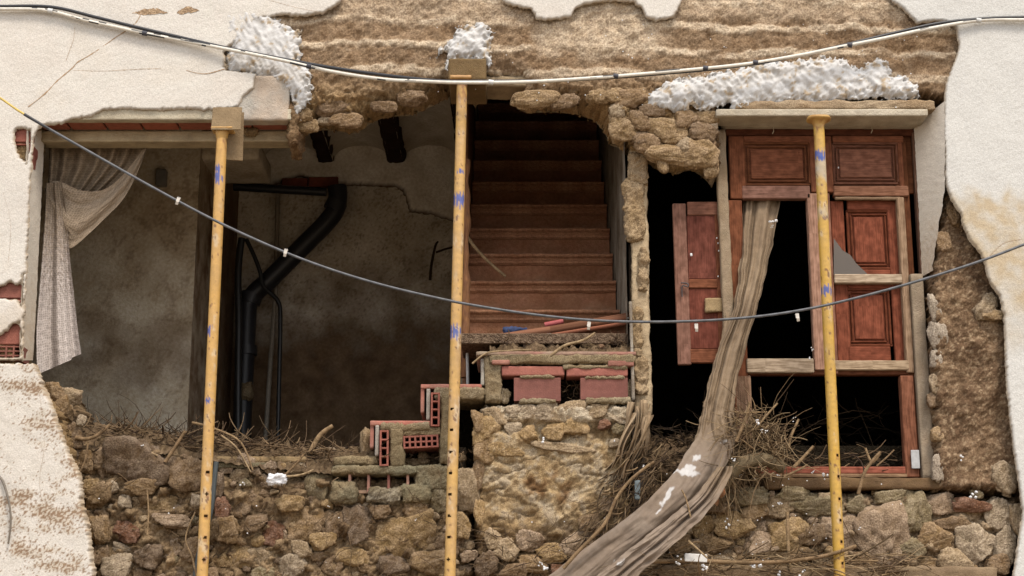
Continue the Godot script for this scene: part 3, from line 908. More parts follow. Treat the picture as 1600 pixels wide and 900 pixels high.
	tag(part("twig", one_tube(smooth_path(path([[672, 438, back + 0.20], [674, 415, back + 0.22], [680, 385, back + 0.24], [684, 378, back + 0.3]]), 10), 0.01, 0.007, 6, Color(0.06, 0.04, 0.03)), M.twig), "hooked dark stick hanging on the far wall behind the middle prop", "stick")
	tag(part("stick", one_tube(smooth_path(path([[682, 394, back + 0.3], [700, 388, back + 0.4], [720, 384, back + 0.5]]), 10), 0.007, 0.007, 6, Color(0.06, 0.04, 0.03)), M.twig), "short dark stick lying level against the far wall", "stick")

func stairs() -> void:
	var y0 := at(850, 484, -0.62).y
	var x0 := -0.236
	var x1 := 0.548
	var s := thing("staircase", "steep staircase of brown risers with moulded nosings going up in the dark", "staircase", Vector3(0.15, y0 - 0.21, -0.62))
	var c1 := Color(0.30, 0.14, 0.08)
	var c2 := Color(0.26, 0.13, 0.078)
	for k in 12:
		var y := y0 + 0.21 * k
		var z := -0.62 - 0.23 * k
		part("riser", surf(40, 8, func(a: float, b: float):
			var p := Vector3(lerpf(x0, x1, a), lerpf(y - 0.22, y - 0.03, b), z - 0.022)
			return p + Vector3(0, 0, 0.0015 * na.get_noise_3d(p.x * 2, p.y * 2, z)), func(a: float, b: float, p: Vector3):
			var n := na.get_noise_3d(p.x * 1.2, p.y * 1.2, p.z) + nd.get_noise_3d(p.x * 3, p.y * 3, p.z * 3)
			return mix3(mix3(c1, c2, 0.5 + n), Color(0.30, 0.21, 0.15), 0.7 * smoothstep(0.55, 0.0, b + 0.4 * n) * 0.7)), M.dirty_wall, s)
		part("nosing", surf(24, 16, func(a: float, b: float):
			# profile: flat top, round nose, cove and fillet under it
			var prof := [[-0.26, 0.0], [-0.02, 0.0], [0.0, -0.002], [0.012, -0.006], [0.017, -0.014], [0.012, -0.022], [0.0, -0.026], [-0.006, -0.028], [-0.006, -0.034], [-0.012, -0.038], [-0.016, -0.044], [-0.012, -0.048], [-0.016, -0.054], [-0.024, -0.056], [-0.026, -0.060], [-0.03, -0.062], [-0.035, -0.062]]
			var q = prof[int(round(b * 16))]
			return Vector3(lerpf(x0, x1, a), y + q[1] + 0.004 * na.get_noise_2d(a * 3, k), z + q[0] + 0.012 + 0.004 * na.get_noise_2d(a * 2, k + 9)), func(a: float, b: float, p: Vector3): return mix3(Color(0.41, 0.215, 0.125), c1, 0.5 + nd.get_noise_3d(p.x * 4, p.y, p.z) + 0.4 * na.get_noise_2d(p.x * 2, k))), M.wood, s)  # paler than the risers: the light on each nose is in the colour
	part("landing", one_block(Vector3((x0 + x1) / 2, y0 - 0.245, -0.42), Vector3(x1 - x0 + 0.02, 0.05, 0.5), Color(0.2, 0.15, 0.11)), M.mud, s)
	part("stringer", one_block(Vector3(x0 - 0.014, y0 + 0.9, -2.0), Vector3(0.02, 3.0, 2.2), c2), M.wood, s)
	# turned newel post just behind the middle prop
	var n := thing("newel_post", "slim turned brown newel post beside the bottom stair", "post", at(727, 560, -0.55))
	part("shaft", surf(14, 90, func(a: float, b: float):
		var p := at(727, lerpf(590, 250, b), -0.55)
		var r := 0.017 + 0.005 * sin(b * 19.0) + 0.004 * sin(b * 47.0)
		if b < 0.42: r = 0.022
		return Vector3(at(727, 590, -0.55).x + cos(a * TAU) * r, p.y, -0.55 + sin(a * TAU) * r), func(a: float, b: float, p: Vector3): return mix3(Color(0.30, 0.15, 0.07), Color(0.2, 0.1, 0.06), 0.5 + na.get_noise_2d(a, p.y * 2))), M.wood, n)
	tag(part("downpipe", one_tube(path([[730, 540, -0.4], [731, 602, -0.4]]), 0.008, 0.008, 8, Color(0.45, 0.45, 0.43)), M.plastic), "short grey upright rod under the newel post", "rod")
	# plaster-crusted post between the stairs and the dark doorway
	var p := thing("door_post", "ragged timber post crusted with tan plaster between stairs and dark doorway", "post", at(1002, 625, -0.2))
	part("timber", rough_box(Vector3(at(1001, 430, -0.14).x, (at(1001, 236, -0.14).y + at(1001, 640, -0.14).y) / 2, -0.2), Vector3(0.085, at(1001, 225, -0.14).y - at(1001, 650, -0.14).y, 0.10), 0.010, 0.02, 0.010, Color(0.50, 0.39, 0.25), Color(0.36, 0.27, 0.17), Basis.IDENTITY, 1.0, 160), M.timber, p)
	for q in [[992, 330, 30, 90, 0.55], [988, 305, 26, 50, 0.6], [998, 262, 30, 50, 0.5], [990, 352, 18, 40, .6], [1006, 420, 16, 70, .4], [996, 520, 16, 80, .35], [1000, 585, 24, 60, .4]]:
		lump("plaster_crust", p, [q[0] - q[2] / 2, q[1] - q[3] / 2, q[0] + q[2] / 2, q[1] + q[3] / 2], -0.125, 0.05, 0.012, Color(0.58, 0.47, 0.33), Color(0.44, 0.33, 0.2), M.mortar, 0.022)
	var sliver := lump("split_batten", p, [985, 470, 990, 625], -0.10, 0.02, 0.003, Color(0.40, 0.36, 0.3), Color(0.2, 0.16, 0.12), M.timber, 0.004, 0.012)
	sliver.set_meta("label", "thin grey split batten along the post")

# ---------------------------------------------------------------- lintels
func lintels() -> void:
	var l := thing("window_lintel", "broken twin concrete lintel with red clay tiles between, over the curtained opening", "lintel", at(260, 205, -0.15))
	lump("outer_beam", l, [75, 170, 455, 187], -0.018, 0.05, 0.0025, Color(0.56, 0.50, 0.38), Color(0.44, 0.38, 0.28), M.concrete, 0.004)
	lump("inner_beam", l, [62, 204, 456, 221], -0.172, 0.11, 0.0025, Color(0.47, 0.39, 0.26), Color(0.36, 0.29, 0.19), M.concrete, 0.004)
	var edges := [64, 108, 165, 222, 279, 336, 394, 450]
	for i in edges.size() - 1:
		var c := at((edges[i] + edges[i + 1]) / 2.0, 195, -0.12)
		var w: float = (edges[i + 1] - edges[i] - 1.6) * unit(-0.12)
		part("tile", one_block(Vector3(c.x, at(260, 187, -0.018).y + 0.016, -0.12), Vector3(w, 0.03, 0.10), Color(0.36, 0.115, 0.07).lerp(Color(0.28, 0.1, 0.07), rng.randf())), M.brick, l)
	part("tie_rail", one_block(at(215, 222.5, -0.3), Vector3(0.40, 0.006, 0.03), Color(0.5, 0.4, 0.28)), M.timber, l)
	# concrete stub with loose render at the torn end
	lump("render_stub", l, [362, 117, 452, 188], -0.016, 0.08, 0.003, Color(0.50, 0.40, 0.31), Color(0.44, 0.41, 0.36), M.concrete, 0.012)
	lump("torn_mortar", l, [450, 165, 466, 225], -0.03, 0.25, 0.014, Color(0.36, 0.26, 0.16), Color(0.24, 0.15, 0.09), M.mortar, 0.02)
	lump("mortar_clod", l, [378, 196, 402, 210], -0.13, 0.06, 0.01, Color(0.44, 0.34, 0.2), Color(0.3, 0.22, 0.13), M.mortar, 0.02)
	var r := thing("window_lintel", "pale concrete lintel slab over the carved wooden window", "lintel", at(1285, 190, -0.1))
	lump("slab", r, [1119, 170, 1450, 181], 0.006, 0.15, 0.0022, Color(0.53, 0.47, 0.37), Color(0.42, 0.36, 0.27), M.concrete, 0.004)
	lump("soffit_board", r, [1128, 185, 1432, 197], -0.142, 0.06, 0.0015, Color(0.46, 0.40, 0.31), Color(0.38, 0.31, 0.23), M.concrete, 0.003)
	lump("mortar_bed", r, [1150, 156, 1462, 171], -0.008, 0.15, 0.007, Color(0.60, 0.50, 0.37), Color(0.5, 0.38, 0.25), M.mortar, 0.012)

# ---------------------------------------------------------------- rubble masonry
func rubble() -> void:
	var pal := [Color(0.441, 0.304, 0.161), Color(0.357, 0.245, 0.139), Color(0.273, 0.192, 0.121), Color(0.578, 0.448, 0.288), Color(0.546, 0.384, 0.189), Color(0.315, 0.160, 0.094), Color(0.630, 0.523, 0.383), Color(0.399, 0.330, 0.199), Color(0.556, 0.422, 0.294)]
	var core := func(zb: float, depth: float, roll: float) -> Callable:
		return func(x: float, y: float, d: float) -> float:
			var n := na.get_noise_2d(x * 1.2, y * 1.2)
			var z := zb + 0.035 * n + 0.016 * nb.get_noise_2d(x, y) + 0.07 * clampf(nc.get_noise_2d(x * 0.75, y * 0.95) + 0.7, 0, 0.8) - 0.03
			var t := clampf(d / roll, 0, 1)
			return lerpf(zb - depth, z, sqrt(1.0 - (1.0 - t) * (1.0 - t)))
	var soil := func(dark: Color, light: Color) -> Callable:
		return func(x: float, y: float, _d: float, z: float) -> Color:
			var n := na.get_noise_2d(x + 5, y) + 0.7 * nb.get_noise_2d(x, y + 3) + 0.8 * nd.get_noise_2d(x * 2, y * 2)
			return mix3(dark, light, 0.5 + 0.7 * n)
	# --- wall under the curtained opening
	var w := thing("rubble_wall", "low brown rubble wall of earth and field stones under the curtained opening", "wall", at(420, 900, -0.2))
	part("earth_core", sheet(outline([[70, 592], [95, 606], [118, 640], [128, 668], [165, 670], [260, 682], [330, 705], [350, 722], [420, 724], [520, 732], [660, 736], [700, 726], [745, 728], [745, 1000], [90, 1000], [90, 800]], -0.22), [], 0.0078, 0.02, core.call(-0.132, 0.42, 0.09), soil.call(Color(0.17, 0.12, 0.075), Color(0.40, 0.305, 0.195)), 0.014), M.earth, w)
	var listed := [[213, 722, 100, 84, 2], [290, 737, 72, 72, 1], [160, 715, 50, 60, 1], [177, 761, 17, 20, 6], [195, 786, 20, 24, 6], [252, 788, 44, 28, 4], [152, 775, 40, 40, 0], [306, 782, 18, 22, 6], [181, 884, 44, 38, 6], [196, 830, 42, 30, 5], [264, 857, 40, 26, 8], [378, 780, 62, 46, 1], [335, 760, 24, 40, 2], [496, 756, 44, 48, 7], [428, 832, 32, 38, 5], [450, 786, 42, 24, 4], [563, 791, 64, 13, 6], [556, 824, 46, 60, 2], [628, 831, 98, 78, 4], [457, 884, 40, 36, 6], [478, 818, 60, 54, 0], [733, 764, 36, 60, 3], [684, 775, 44, 46, 7], [553, 868, 50, 28, 4], [522, 822, 34, 50, 1], [440, 845, 30, 30, 8], [505, 845, 40, 26, 4], [700, 850, 50, 44, 1], [672, 880, 60, 36, 0], [612, 884, 54, 36, 2], [410, 870, 40, 40, 3], [350, 830, 44, 40, 0], [362, 870, 50, 36, 4], [300, 860, 40, 36, 1], [240, 830, 50, 30, 0], [225, 870, 44, 40, 2], [150, 830, 34, 44, 0], [155, 868, 30, 30, 1], [345, 795, 24, 40, 5], [218, 760, 50, 24, 0], [270, 812, 60, 22, 8], [400, 815, 34, 26, 1], [92, 640, 40, 50, 0], [105, 618, 36, 26, 3], [112, 680, 30, 44, 1], [85, 612, 26, 30, 0], [126, 658, 14, 22, 6], [135, 720, 30, 34, 0], [138, 760, 26, 30, 4], [720, 820, 30, 36, 4], [520, 885, 36, 30, 1], [470, 858, 34, 22, 3], [594, 800, 30, 22, 1], [650, 795, 36, 26, 0], [118, 705, 24, 30, 2]]
	for q in listed:
		stone(w, q[0], q[1], q[2], q[3], -0.13 + rng.randf_range(-0.03, 0.03), pal[q[4]].darkened(0.16), 0.5 if q[2] > 60 else 0.65)
	scatter(w, listed, 150, 735, 690, 905, 105, -0.15, pal.map(func(k): return k.darkened(0.14)), func(x, y): return y > 700 + maxf(0, (x - 250) * 0.14) and not (x > 500 and x < 740 and y < 785))
	# --- pale pier under the brick landing
	var p := thing("masonry_pier", "pale ochre limestone pier with crumbling plaster under the brick landing", "pier", at(870, 900, -0.2))
	var pz := func(x: float, y: float, d: float) -> float:
		var s := mark(x, y, -0.1)
		var n := na.get_noise_2d(x * 0.8, y * 0.8)
		var crack := smoothstep(0.0, 0.12, absf(nd.get_noise_2d(x * 2.2 + 0.05 * n, y * 3.2 + 30)))
		var z := -0.125 + 0.016 * n + 0.008 * nb.get_noise_2d(x, y) + 0.04 * nd.get_noise_2d(x * 2, y * 2) - 0.012 * (1 - crack)
		z += 0.03 * smoothstep(662., 655., s.y) + 0.012 * clampf(nc.get_noise_2d(x, y) + 0.5, 0, 1) * smoothstep(740., 660., s.y)
		z -= 0.04 * smoothstep(810., 850., s.y + 30 * n)
		var t := clampf(d / 0.05, 0, 1)
		return lerpf(-0.5, z, sqrt(1.0 - (1.0 - t) * (1.0 - t)))
	var pc := func(x: float, y: float, _d: float, _z: float) -> Color:
		var s := mark(x, y, -0.1)
		var n := na.get_noise_2d(x * 1.3, y * 1.3)
		var g := nd.get_noise_2d(x * 1.8 + 8, y * 1.8)
		var m := nb.get_noise_2d(x, y)
		var c := mix3(Color(0.56, 0.42, 0.235), Color(0.66, 0.54, 0.36), 0.5 + g + 0.6 * n)
		c = mix3(c, Color(0.60, 0.55, 0.46), 0.5 * smoothstep(0.1, 0.4, n + 0.4 * m + 0.5 * g))
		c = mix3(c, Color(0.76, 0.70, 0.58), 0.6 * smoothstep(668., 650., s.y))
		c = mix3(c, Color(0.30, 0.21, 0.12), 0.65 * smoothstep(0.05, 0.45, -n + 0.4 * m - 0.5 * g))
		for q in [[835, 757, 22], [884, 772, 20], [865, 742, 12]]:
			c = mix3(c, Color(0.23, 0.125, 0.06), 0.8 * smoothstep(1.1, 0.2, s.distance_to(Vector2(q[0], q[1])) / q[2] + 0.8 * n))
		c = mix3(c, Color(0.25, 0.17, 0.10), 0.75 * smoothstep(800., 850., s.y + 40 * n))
		var crack := smoothstep(0.0, 0.05, absf(nd.get_noise_2d(x * 2.2 + 0.05 * n, y * 3.2 + 30)))
		return mix3(Color(0.2, 0.14, 0.085), c, 0.25 + 0.75 * crack)
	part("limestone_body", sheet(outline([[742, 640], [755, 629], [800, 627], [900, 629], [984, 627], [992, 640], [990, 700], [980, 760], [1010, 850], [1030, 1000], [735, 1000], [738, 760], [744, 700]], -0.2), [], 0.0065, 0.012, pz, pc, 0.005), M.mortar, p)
	var pl := [[772, 646, 40, 30, 3], [812, 641, 44, 26, 6], [852, 643, 40, 28, 6], [893, 640, 46, 26, 3], [935, 641, 44, 22, 3], [970, 652, 40, 18, 6], [760, 672, 40, 44, 4], [800, 670, 28, 20, 6], [826, 678, 32, 28, 4], [866, 672, 40, 34, 4], [900, 664, 40, 26, 4], [944, 663, 20, 16, 5], [968, 668, 28, 18, 7], [756, 705, 30, 44, 0], [790, 702, 56, 20, 4], [880, 700, 90, 18, 3], [962, 692, 18, 14, 6], [748, 655, 20, 36, 0], [828, 845, 44, 36, 8], [790, 860, 40, 36, 3], [860, 865, 50, 30, 4], [900, 850, 50, 34, 8], [924, 815, 36, 26, 1], [770, 842, 26, 30, 3], [830, 880, 50, 24, 0], [760, 880, 34, 36, 2], [880, 893, 44, 20, 5], [745, 740, 20, 60, 1], [748, 800, 18, 40, 4], [800, 893, 40, 24, 1], [950, 790, 26, 24, 2], [905, 886, 30, 22, 3]]
	for q in pl:
		stone(p, q[0], q[1], q[2], q[3], -0.10 if q[1] < 740 else -0.11, pal[q[4]], 0.6)
	# --- wall under the carved window
	var r := thing("rubble_wall", "low pale rubble wall of mossy stones under the carved window", "wall", at(1330, 900, -0.2))
	part("earth_core", sheet(outline([[1090, 770], [1130, 765], [1200, 762], [1330, 764], [1475, 768], [1540, 776], [1570, 772], [1594, 768], [1598, 830], [1586, 880], [1575, 940], [1570, 1000], [980, 1000], [985, 905], [1020, 860], [1050, 820]], -0.18), [], 0.0075, 0.015, core.call(-0.108, 0.35, 0.05), soil.call(Color(0.25, 0.185, 0.12), Color(0.54, 0.43, 0.30)), 0.014), M.earth, r)
	var rl := [[1377, 830, 84, 92, 8], [1312, 826, 62, 62, 8], [1230, 836, 70, 52, 4], [1276, 790, 80, 40, 7], [1430, 802, 60, 66, 7], [1470, 790, 46, 38, 8], [1520, 790, 56, 24, 5], [1532, 850, 66, 62, 6], [1566, 800, 46, 52, 6], [1495, 873, 50, 30, 3], [1424, 856, 44, 40, 7], [1215, 795, 46, 34, 3], [1180, 800, 40, 30, 0], [1150, 820, 60, 40, 4], [1120, 850, 50, 36, 0], [1190, 850, 50, 40, 8], [1270, 835, 40, 30, 1], [1345, 790, 56, 34, 7], [1395, 778, 50, 22, 7], [1460, 838, 50, 40, 0], [1490, 820, 60, 26, 1], [1572, 850, 36, 60, 6], [1170, 775, 60, 26, 7], [1240, 772, 50, 22, 7], [1120, 790, 40, 34, 1], [1560, 880, 44, 30, 1], [1100, 822, 40, 36, 4], [1090, 872, 40, 30, 8], [1345, 876, 40, 26, 1], [1450, 880, 40, 26, 0], [1300, 780, 40, 20, 3], [1250, 866, 50, 24, 0], [1310, 868, 40, 24, 4], [1060, 850, 36, 30, 0], [1130, 880, 36, 24, 6], [1400, 880, 36, 22, 2], [1590, 812, 20, 50, 3], [1065, 880, 34, 24, 4]]
	for q in rl:
		stone(r, q[0], q[1], q[2], q[3], -0.095 + rng.randf_range(-0.02, 0.02), pal[q[4]], 0.5 if q[2] > 60 else 0.65)
	scatter(r, rl, 1050, 1585, 770, 905, 70, -0.12, pal, func(x, y): return y > 770 and x > 1060)
	# --- soil heaped in the gap between pier and wall
	var h := part("soil_mound", sheet(outline([[985, 700], [1010, 672], [1060, 668], [1110, 660], [1180, 700], [1230, 735], [1240, 770], [1200, 800], [1100, 900], [960, 900], [930, 850], [960, 790]], -0.3), [], 0.009, 0.03, func(x: float, y: float, d: float):
		return -0.62 + 0.40 * sqrt(clampf(d / 0.13, 0, 1)) + 0.05 * na.get_noise_2d(x, y) + 0.02 * nb.get_noise_2d(x, y), func(x, y, _d, _z):
		return mix3(Color(0.10, 0.075, 0.05), Color(0.24, 0.175, 0.115), 0.5 + na.get_noise_2d(x * 2, y * 2) + 0.4 * nb.get_noise_2d(x, y))), M.mud)
	tag(h, "dark soil and muck heaped in the gap beside the pale pier", "soil mound", "", "stuff")

func scatter(parent: Node3D, done: Array, x0: float, x1: float, y0: float, y1: float, n: int, z: float, pal: Array, ok: Callable) -> void:
	var spots := done.duplicate()
	var made := 0
	for t in n * 14:
		var s := rng.randf_range(14, 30) * (1.25 if t < n * 4 else 0.75)
		var x := rng.randf_range(x0, x1)
		var y := rng.randf_range(y0, y1)
		var h := s * rng.randf_range(0.6, 0.95)
		if not ok.call(x, y): continue
		var clear := true
		for q in spots:
			if absf(q[0] - x) < (q[2] + s) * 0.40 and absf(q[1] - y) < (q[3] + h) * 0.40:
				clear = false
				break
		if not clear: continue
		spots.append([x, y, s, h])
		stone(parent, x, y, s, h, z + rng.randf_range(-0.025, 0.02), pal[[0, 0, 1, 1, 2, 4, 3, 3, 8, 8, 7, 6][rng.randi() % 12]], 0.65)
		made += 1
		if made >= n: break

# ---------------------------------------------------------------- hollow clay bricks
# cells across x down seen at the end of the brick, which faces the street
func hollow_brick(called: String, parent: Node3D, r: Array, z: float, depth: float, nx: int, ny: int, blind := false, col := CLAY, tilt := 0.0) -> MeshInstance3D:
	var c := rect_centre(r[0], r[1], r[2], r[3], z, depth)
	var s := rect_size(r[0], r[1], r[2], r[3], z, depth)
	var b := Basis(Vector3(0, 0, 1), tilt)
	var st := begin()
	var tint := col.lerp(Color(0.42, 0.14, 0.10), rng.randf())
	if blind:
		block(st, c, s, tint, b, 0.004)
	else:
		var t := 0.009
		for i in nx + 1:
			var x := lerpf(-s.x / 2 + t / 2, s.x / 2 - t / 2, float(i) / nx)
			block(st, c + b * Vector3(x, 0, 0), Vector3(t, s.y, s.z), tint.darkened(rng.randf() * 0.15), b, 0.0015)
		for j in ny + 1:
			var y := lerpf(-s.y / 2 + t / 2, s.y / 2 - t / 2, float(j) / ny)
			block(st, c + b * Vector3(0, y, -0.0012), Vector3(s.x - 0.003, t - 0.001, s.z - 0.001), tint.darkened(rng.randf() * 0.15), b, 0.0015)
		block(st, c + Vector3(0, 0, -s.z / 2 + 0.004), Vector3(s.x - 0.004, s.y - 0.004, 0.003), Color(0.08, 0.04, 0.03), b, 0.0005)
	return part(called, st.commit(), M.brick, parent)

func brick_steps() -> void:
	var g := thing("brick_steps", "two broken steps of hollow red bricks and grey mortar climbing to the landing", "steps", at(640, 735, -0.15))
	# lower step
	lump("tread", g, [578, 657, 672, 665], -0.10, 0.5, 0.0015, Color(0.42, 0.15, 0.11), Color(0.36, 0.2, 0.15), M.brick, 0.003)
	lump("riser_tile", g, [578, 659, 584, 700], -0.11, 0.5, 0.001, Color(0.40, 0.15, 0.11), Color(0.33, 0.18, 0.14), M.brick, 0.003)
	lump("riser_board", g, [586, 664, 592, 712], -0.10, 0.5, 0.001, Color(0.40, 0.36, 0.31), Color(0.3, 0.26, 0.22), M.concrete, 0.002)
	hollow_brick("brick", g, [593, 672, 607, 728], -0.085, 0.24, 1, 4, false, CLAY, 0.01)
	lump("mortar", g, [608, 667, 630, 731], -0.09, 0.2, 0.007, MORTAR, MORTAR2, M.mortar, 0.016, 0.05)
	hollow_brick("brick", g, [630, 680, 685, 700], -0.10, 0.2, 6, 2, false, CLAY, 0.05)
	lump("mortar", g, [594, 659, 672, 673], -0.095, 0.3, 0.005, MORTAR, Color(0.40, 0.35, 0.26), M.mortar, 0.012)
	lump("mortar", g, [628, 666, 690, 681], -0.105, 0.25, 0.006, MORTAR, MORTAR2, M.mortar, 0.012, 0.02)
	# upper step
	lump("tread", g, [657, 600, 753, 607], -0.11, 0.5, 0.0015, Color(0.42, 0.15, 0.11), Color(0.36, 0.2, 0.15), M.brick, 0.003)
	lump("riser_tile", g, [657, 602, 663, 645], -0.12, 0.5, 0.001, Color(0.40, 0.15, 0.11), Color(0.33, 0.18, 0.14), M.brick, 0.003)
	lump("riser_board", g, [666, 607, 672, 656], -0.11, 0.5, 0.001, Color(0.40, 0.36, 0.31), Color(0.3, 0.26, 0.22), M.concrete, 0.002)
	hollow_brick("brick", g, [673, 613, 687, 666], -0.095, 0.24, 1, 4)
	lump("mortar", g, [687, 612, 706, 724], -0.10, 0.2, 0.006, MORTAR, MORTAR2, M.mortar, 0.014, -0.01)
	lump("mortar", g, [679, 604, 758, 624], -0.105, 0.3, 0.006, MORTAR, Color(0.40, 0.35, 0.26), M.mortar, 0.012)
	for q in [[572, 690, 20, 40], [560, 720, 24, 16], [712, 716, 30, 18], [660, 712, 18, 14], [650, 722, 40, 16]]:
		stone(g, q[0], q[1], q[2], q[3], -0.22, Color(0.42, 0.31, 0.18))
	# floor edge with the row of big hollow blocks below it
	var f := thing("floor_edge", "broken floor edge with an open row of hollow clay cells", "floor edge", at(560, 775, -0.15))
	lump("screed", f, [516, 727, 652, 741], -0.09, 0.3, 0.006, MORTAR, Color(0.26, 0.25, 0.18), M.mortar, 0.012)
	lump("screed", f, [648, 726, 702, 766], -0.11, 0.2, 0.010, MORTAR, Color(0.26, 0.25, 0.18), M.mortar, 0.016)
	lump("slab_edge", f, [520, 712, 592, 726], -0.13, 0.3, 0.006, Color(0.44, 0.36, 0.23), Color(0.34, 0.28, 0.18), M.mortar, 0.012)
	lump("slab_edge", f, [338, 713, 478, 722], -0.16, 0.3, 0.004, Color(0.36, 0.25, 0.13), Color(0.28, 0.2, 0.11), M.timber, 0.006)
	lump("slab_edge", f, [336, 722, 430, 731], -0.15, 0.3, 0.004, Color(0.34, 0.31, 0.22), Color(0.24, 0.22, 0.15), M.mortar, 0.006)
	lump("mortar", f, [516, 750, 556, 784], -0.095, 0.16, 0.009, MORTAR, Color(0.26, 0.24, 0.17), M.mortar, 0.02)
	lump("mortar", f, [572, 760, 628, 784], -0.09, 0.14, 0.012, Color(0.45, 0.42, 0.35), MORTAR2, M.mortar, 0.02)
	lump("mortar", f, [626, 756, 672, 786], -0.095, 0.16, 0.010, MORTAR, Color(0.27, 0.26, 0.18), M.mortar, 0.02)
	for x in [546, 575.5, 607, 637]:
		plank("brick_web", f, [x - 2.0, 740, x + 2.0, 770], -0.115, 0.26, CLAY.lerp(Color(0.5, 0.3, 0.22), rng.randf()), M.brick, 0.001, 0.02 if x > 600 else 0.0)
	plank("brick_web", f, [536, 766, 645, 771], -0.125, 0.26, CLAY.lerp(MORTAR, 0.5), M.brick, 0.001)
	part("shade_backing", one_block(at(590, 757, -0.45), Vector3(0.5, 0.16, 0.02), Color(0.05, 0.03, 0.02)), M.mud, f)  # near-black sheet painted as the shade inside the cells
	# --- landing
	var l := thing("brick_landing", "broken stair landing of smooth red bricks bedded in grey mortar", "landing", at(870, 628, -0.15))
	lump("tread", l, [744, 549, 994, 555], -0.09, 0.45, 0.002, Color(0.34, 0.17, 0.13), Color(0.33, 0.26, 0.19), M.brick, 0.003)
	lump("mortar", l, [764, 553, 994, 568], -0.085, 0.4, 0.006, MORTAR, Color(0.41, 0.35, 0.24), M.mortar, 0.010)
	lump("mortar", l, [757, 555, 783, 628], -0.10, 0.2, 0.006, MORTAR, Color(0.40, 0.35, 0.25), M.mortar, 0.014, 0.01)
	lump("riser_board", l, [751, 560, 757, 602], -0.11, 0.4, 0.002, Color(0.40, 0.37, 0.32), Color(0.26, 0.23, 0.2), M.concrete, 0.003)
	lump("tile_scrap", l, [768, 562, 796, 569], -0.082, 0.06, 0.003, CLAY, Color(0.4, 0.2, 0.15), M.brick, 0.004)
	lump("tile_scrap", l, [950, 563, 991, 572], -0.082, 0.12, 0.003, CLAY, Color(0.4, 0.2, 0.15), M.brick, 0.004)
	for q in [[784, 572, 882, 587], [885, 574, 981, 588]]:
		lump("brick", l, q, -0.095, 0.11, 0.0012, Color(0.36, 0.14, 0.105), Color(0.30, 0.115, 0.09), M.brick, 0.003)
	for q in [[880, 569, 980, 576], [812, 586, 868, 591], [915, 587, 976, 592], [812, 622, 870, 630], [916, 621, 986, 630]]:
		lump("mortar", l, q, -0.088, 0.12, 0.006, MORTAR, Color(0.42, 0.37, 0.27), M.mortar, 0.008)
	for q in [[803, 590, 876, 626], [907, 590, 981, 624]]:
		var c := rect_centre(q[0], q[1], q[2], q[3], -0.10, 0.2)
		var s := rect_size(q[0], q[1], q[2], q[3], -0.10, 0.2)
		var t := CLAY.lerp(Color(0.37, 0.165, 0.135), 0.7)
		# extruded brick with fine combed ribs along it
		part("brick", surf(2, 60, func(a: float, b: float):
			return c + Vector3((a - 0.5) * s.x, (b - 0.5) * s.y, s.z / 2 + 0.0016 * sin(b * 20 * TAU)), func(a: float, b: float, p: Vector3): return t.darkened(0.12 * (0.5 + na.get_noise_2d(p.x * 2, p.y * 2)))), M.brick, l)
		part("brick", one_block(c - Vector3(0, 0, 0.003), s - Vector3(0.002, 0.002, 0.0), t, Basis.IDENTITY, 0.002), M.brick, l)
	for q in [[788, 618, 20, 22], [985, 608, 12, 30], [778, 690, 12, 12]]:
		stone(l, q[0], q[1], q[2], q[3], -0.13, Color(0.36, 0.3, 0.2))
	part("shade_backing", one_block(at(880, 600, -0.36), Vector3(0.72, 0.26, 0.02), Color(0.07, 0.055, 0.04)), M.mud, l)  # dark sheet standing for shade in the hollow under the landing
	part("shade_backing", one_block(at(730, 672, -0.5), Vector3(0.2, 0.34, 0.02), Color(0.05, 0.04, 0.03)), M.mud, l)  # dark sheet standing for shade behind the mortar column

# ---------------------------------------------------------------- the carved window
func panel(parent: Node3D, r: Array, z: float, col: Color, horizontal := false) -> void:
	var g := plank("panel", parent, r, z - 0.016, 0.012, col.darkened(0.12), M.wood, 0.001)
	var e := 11.0
	var inner := [r[0] + e, r[1] + e, r[2] - e, r[3] - e]
	var c := rect_centre(inner[0], inner[1], inner[2], inner[3], z - 0.006, 0.012)
	var s := rect_size(inner[0], inner[1], inner[2], inner[3], z - 0.006, 0.012)
	part("raised_field", one_block(c, s, col, Basis.IDENTITY, 0.006), M.wood, g)
	var k := 3.4
	for q in [[r[0], r[1], r[2], r[1] + k], [r[0], r[3] - k, r[2], r[3]], [r[0], r[1] + k, r[0] + k, r[3] - k], [r[2] - k, r[1] + k, r[2], r[3] - k], [r[0] + 6, r[1] + 6, r[2] - 6, r[1] + 8.4], [r[0] + 6, r[3] - 8.4, r[2] - 6, r[3] - 6], [r[0] + 6, r[1] + 8.4, r[0] + 8.4, r[3] - 8.4], [r[2] - 8.4, r[1] + 8.4, r[2] - 6, r[3] - 8.4]]:
		part("moulding", one_block(rect_centre(q[0], q[1], q[2], q[3], z - 0.004, 0.014), rect_size(q[0], q[1], q[2], q[3], z - 0.004, 0.014), col.darkened(0.25), Basis.IDENTITY, 0.003), M.wood, g)

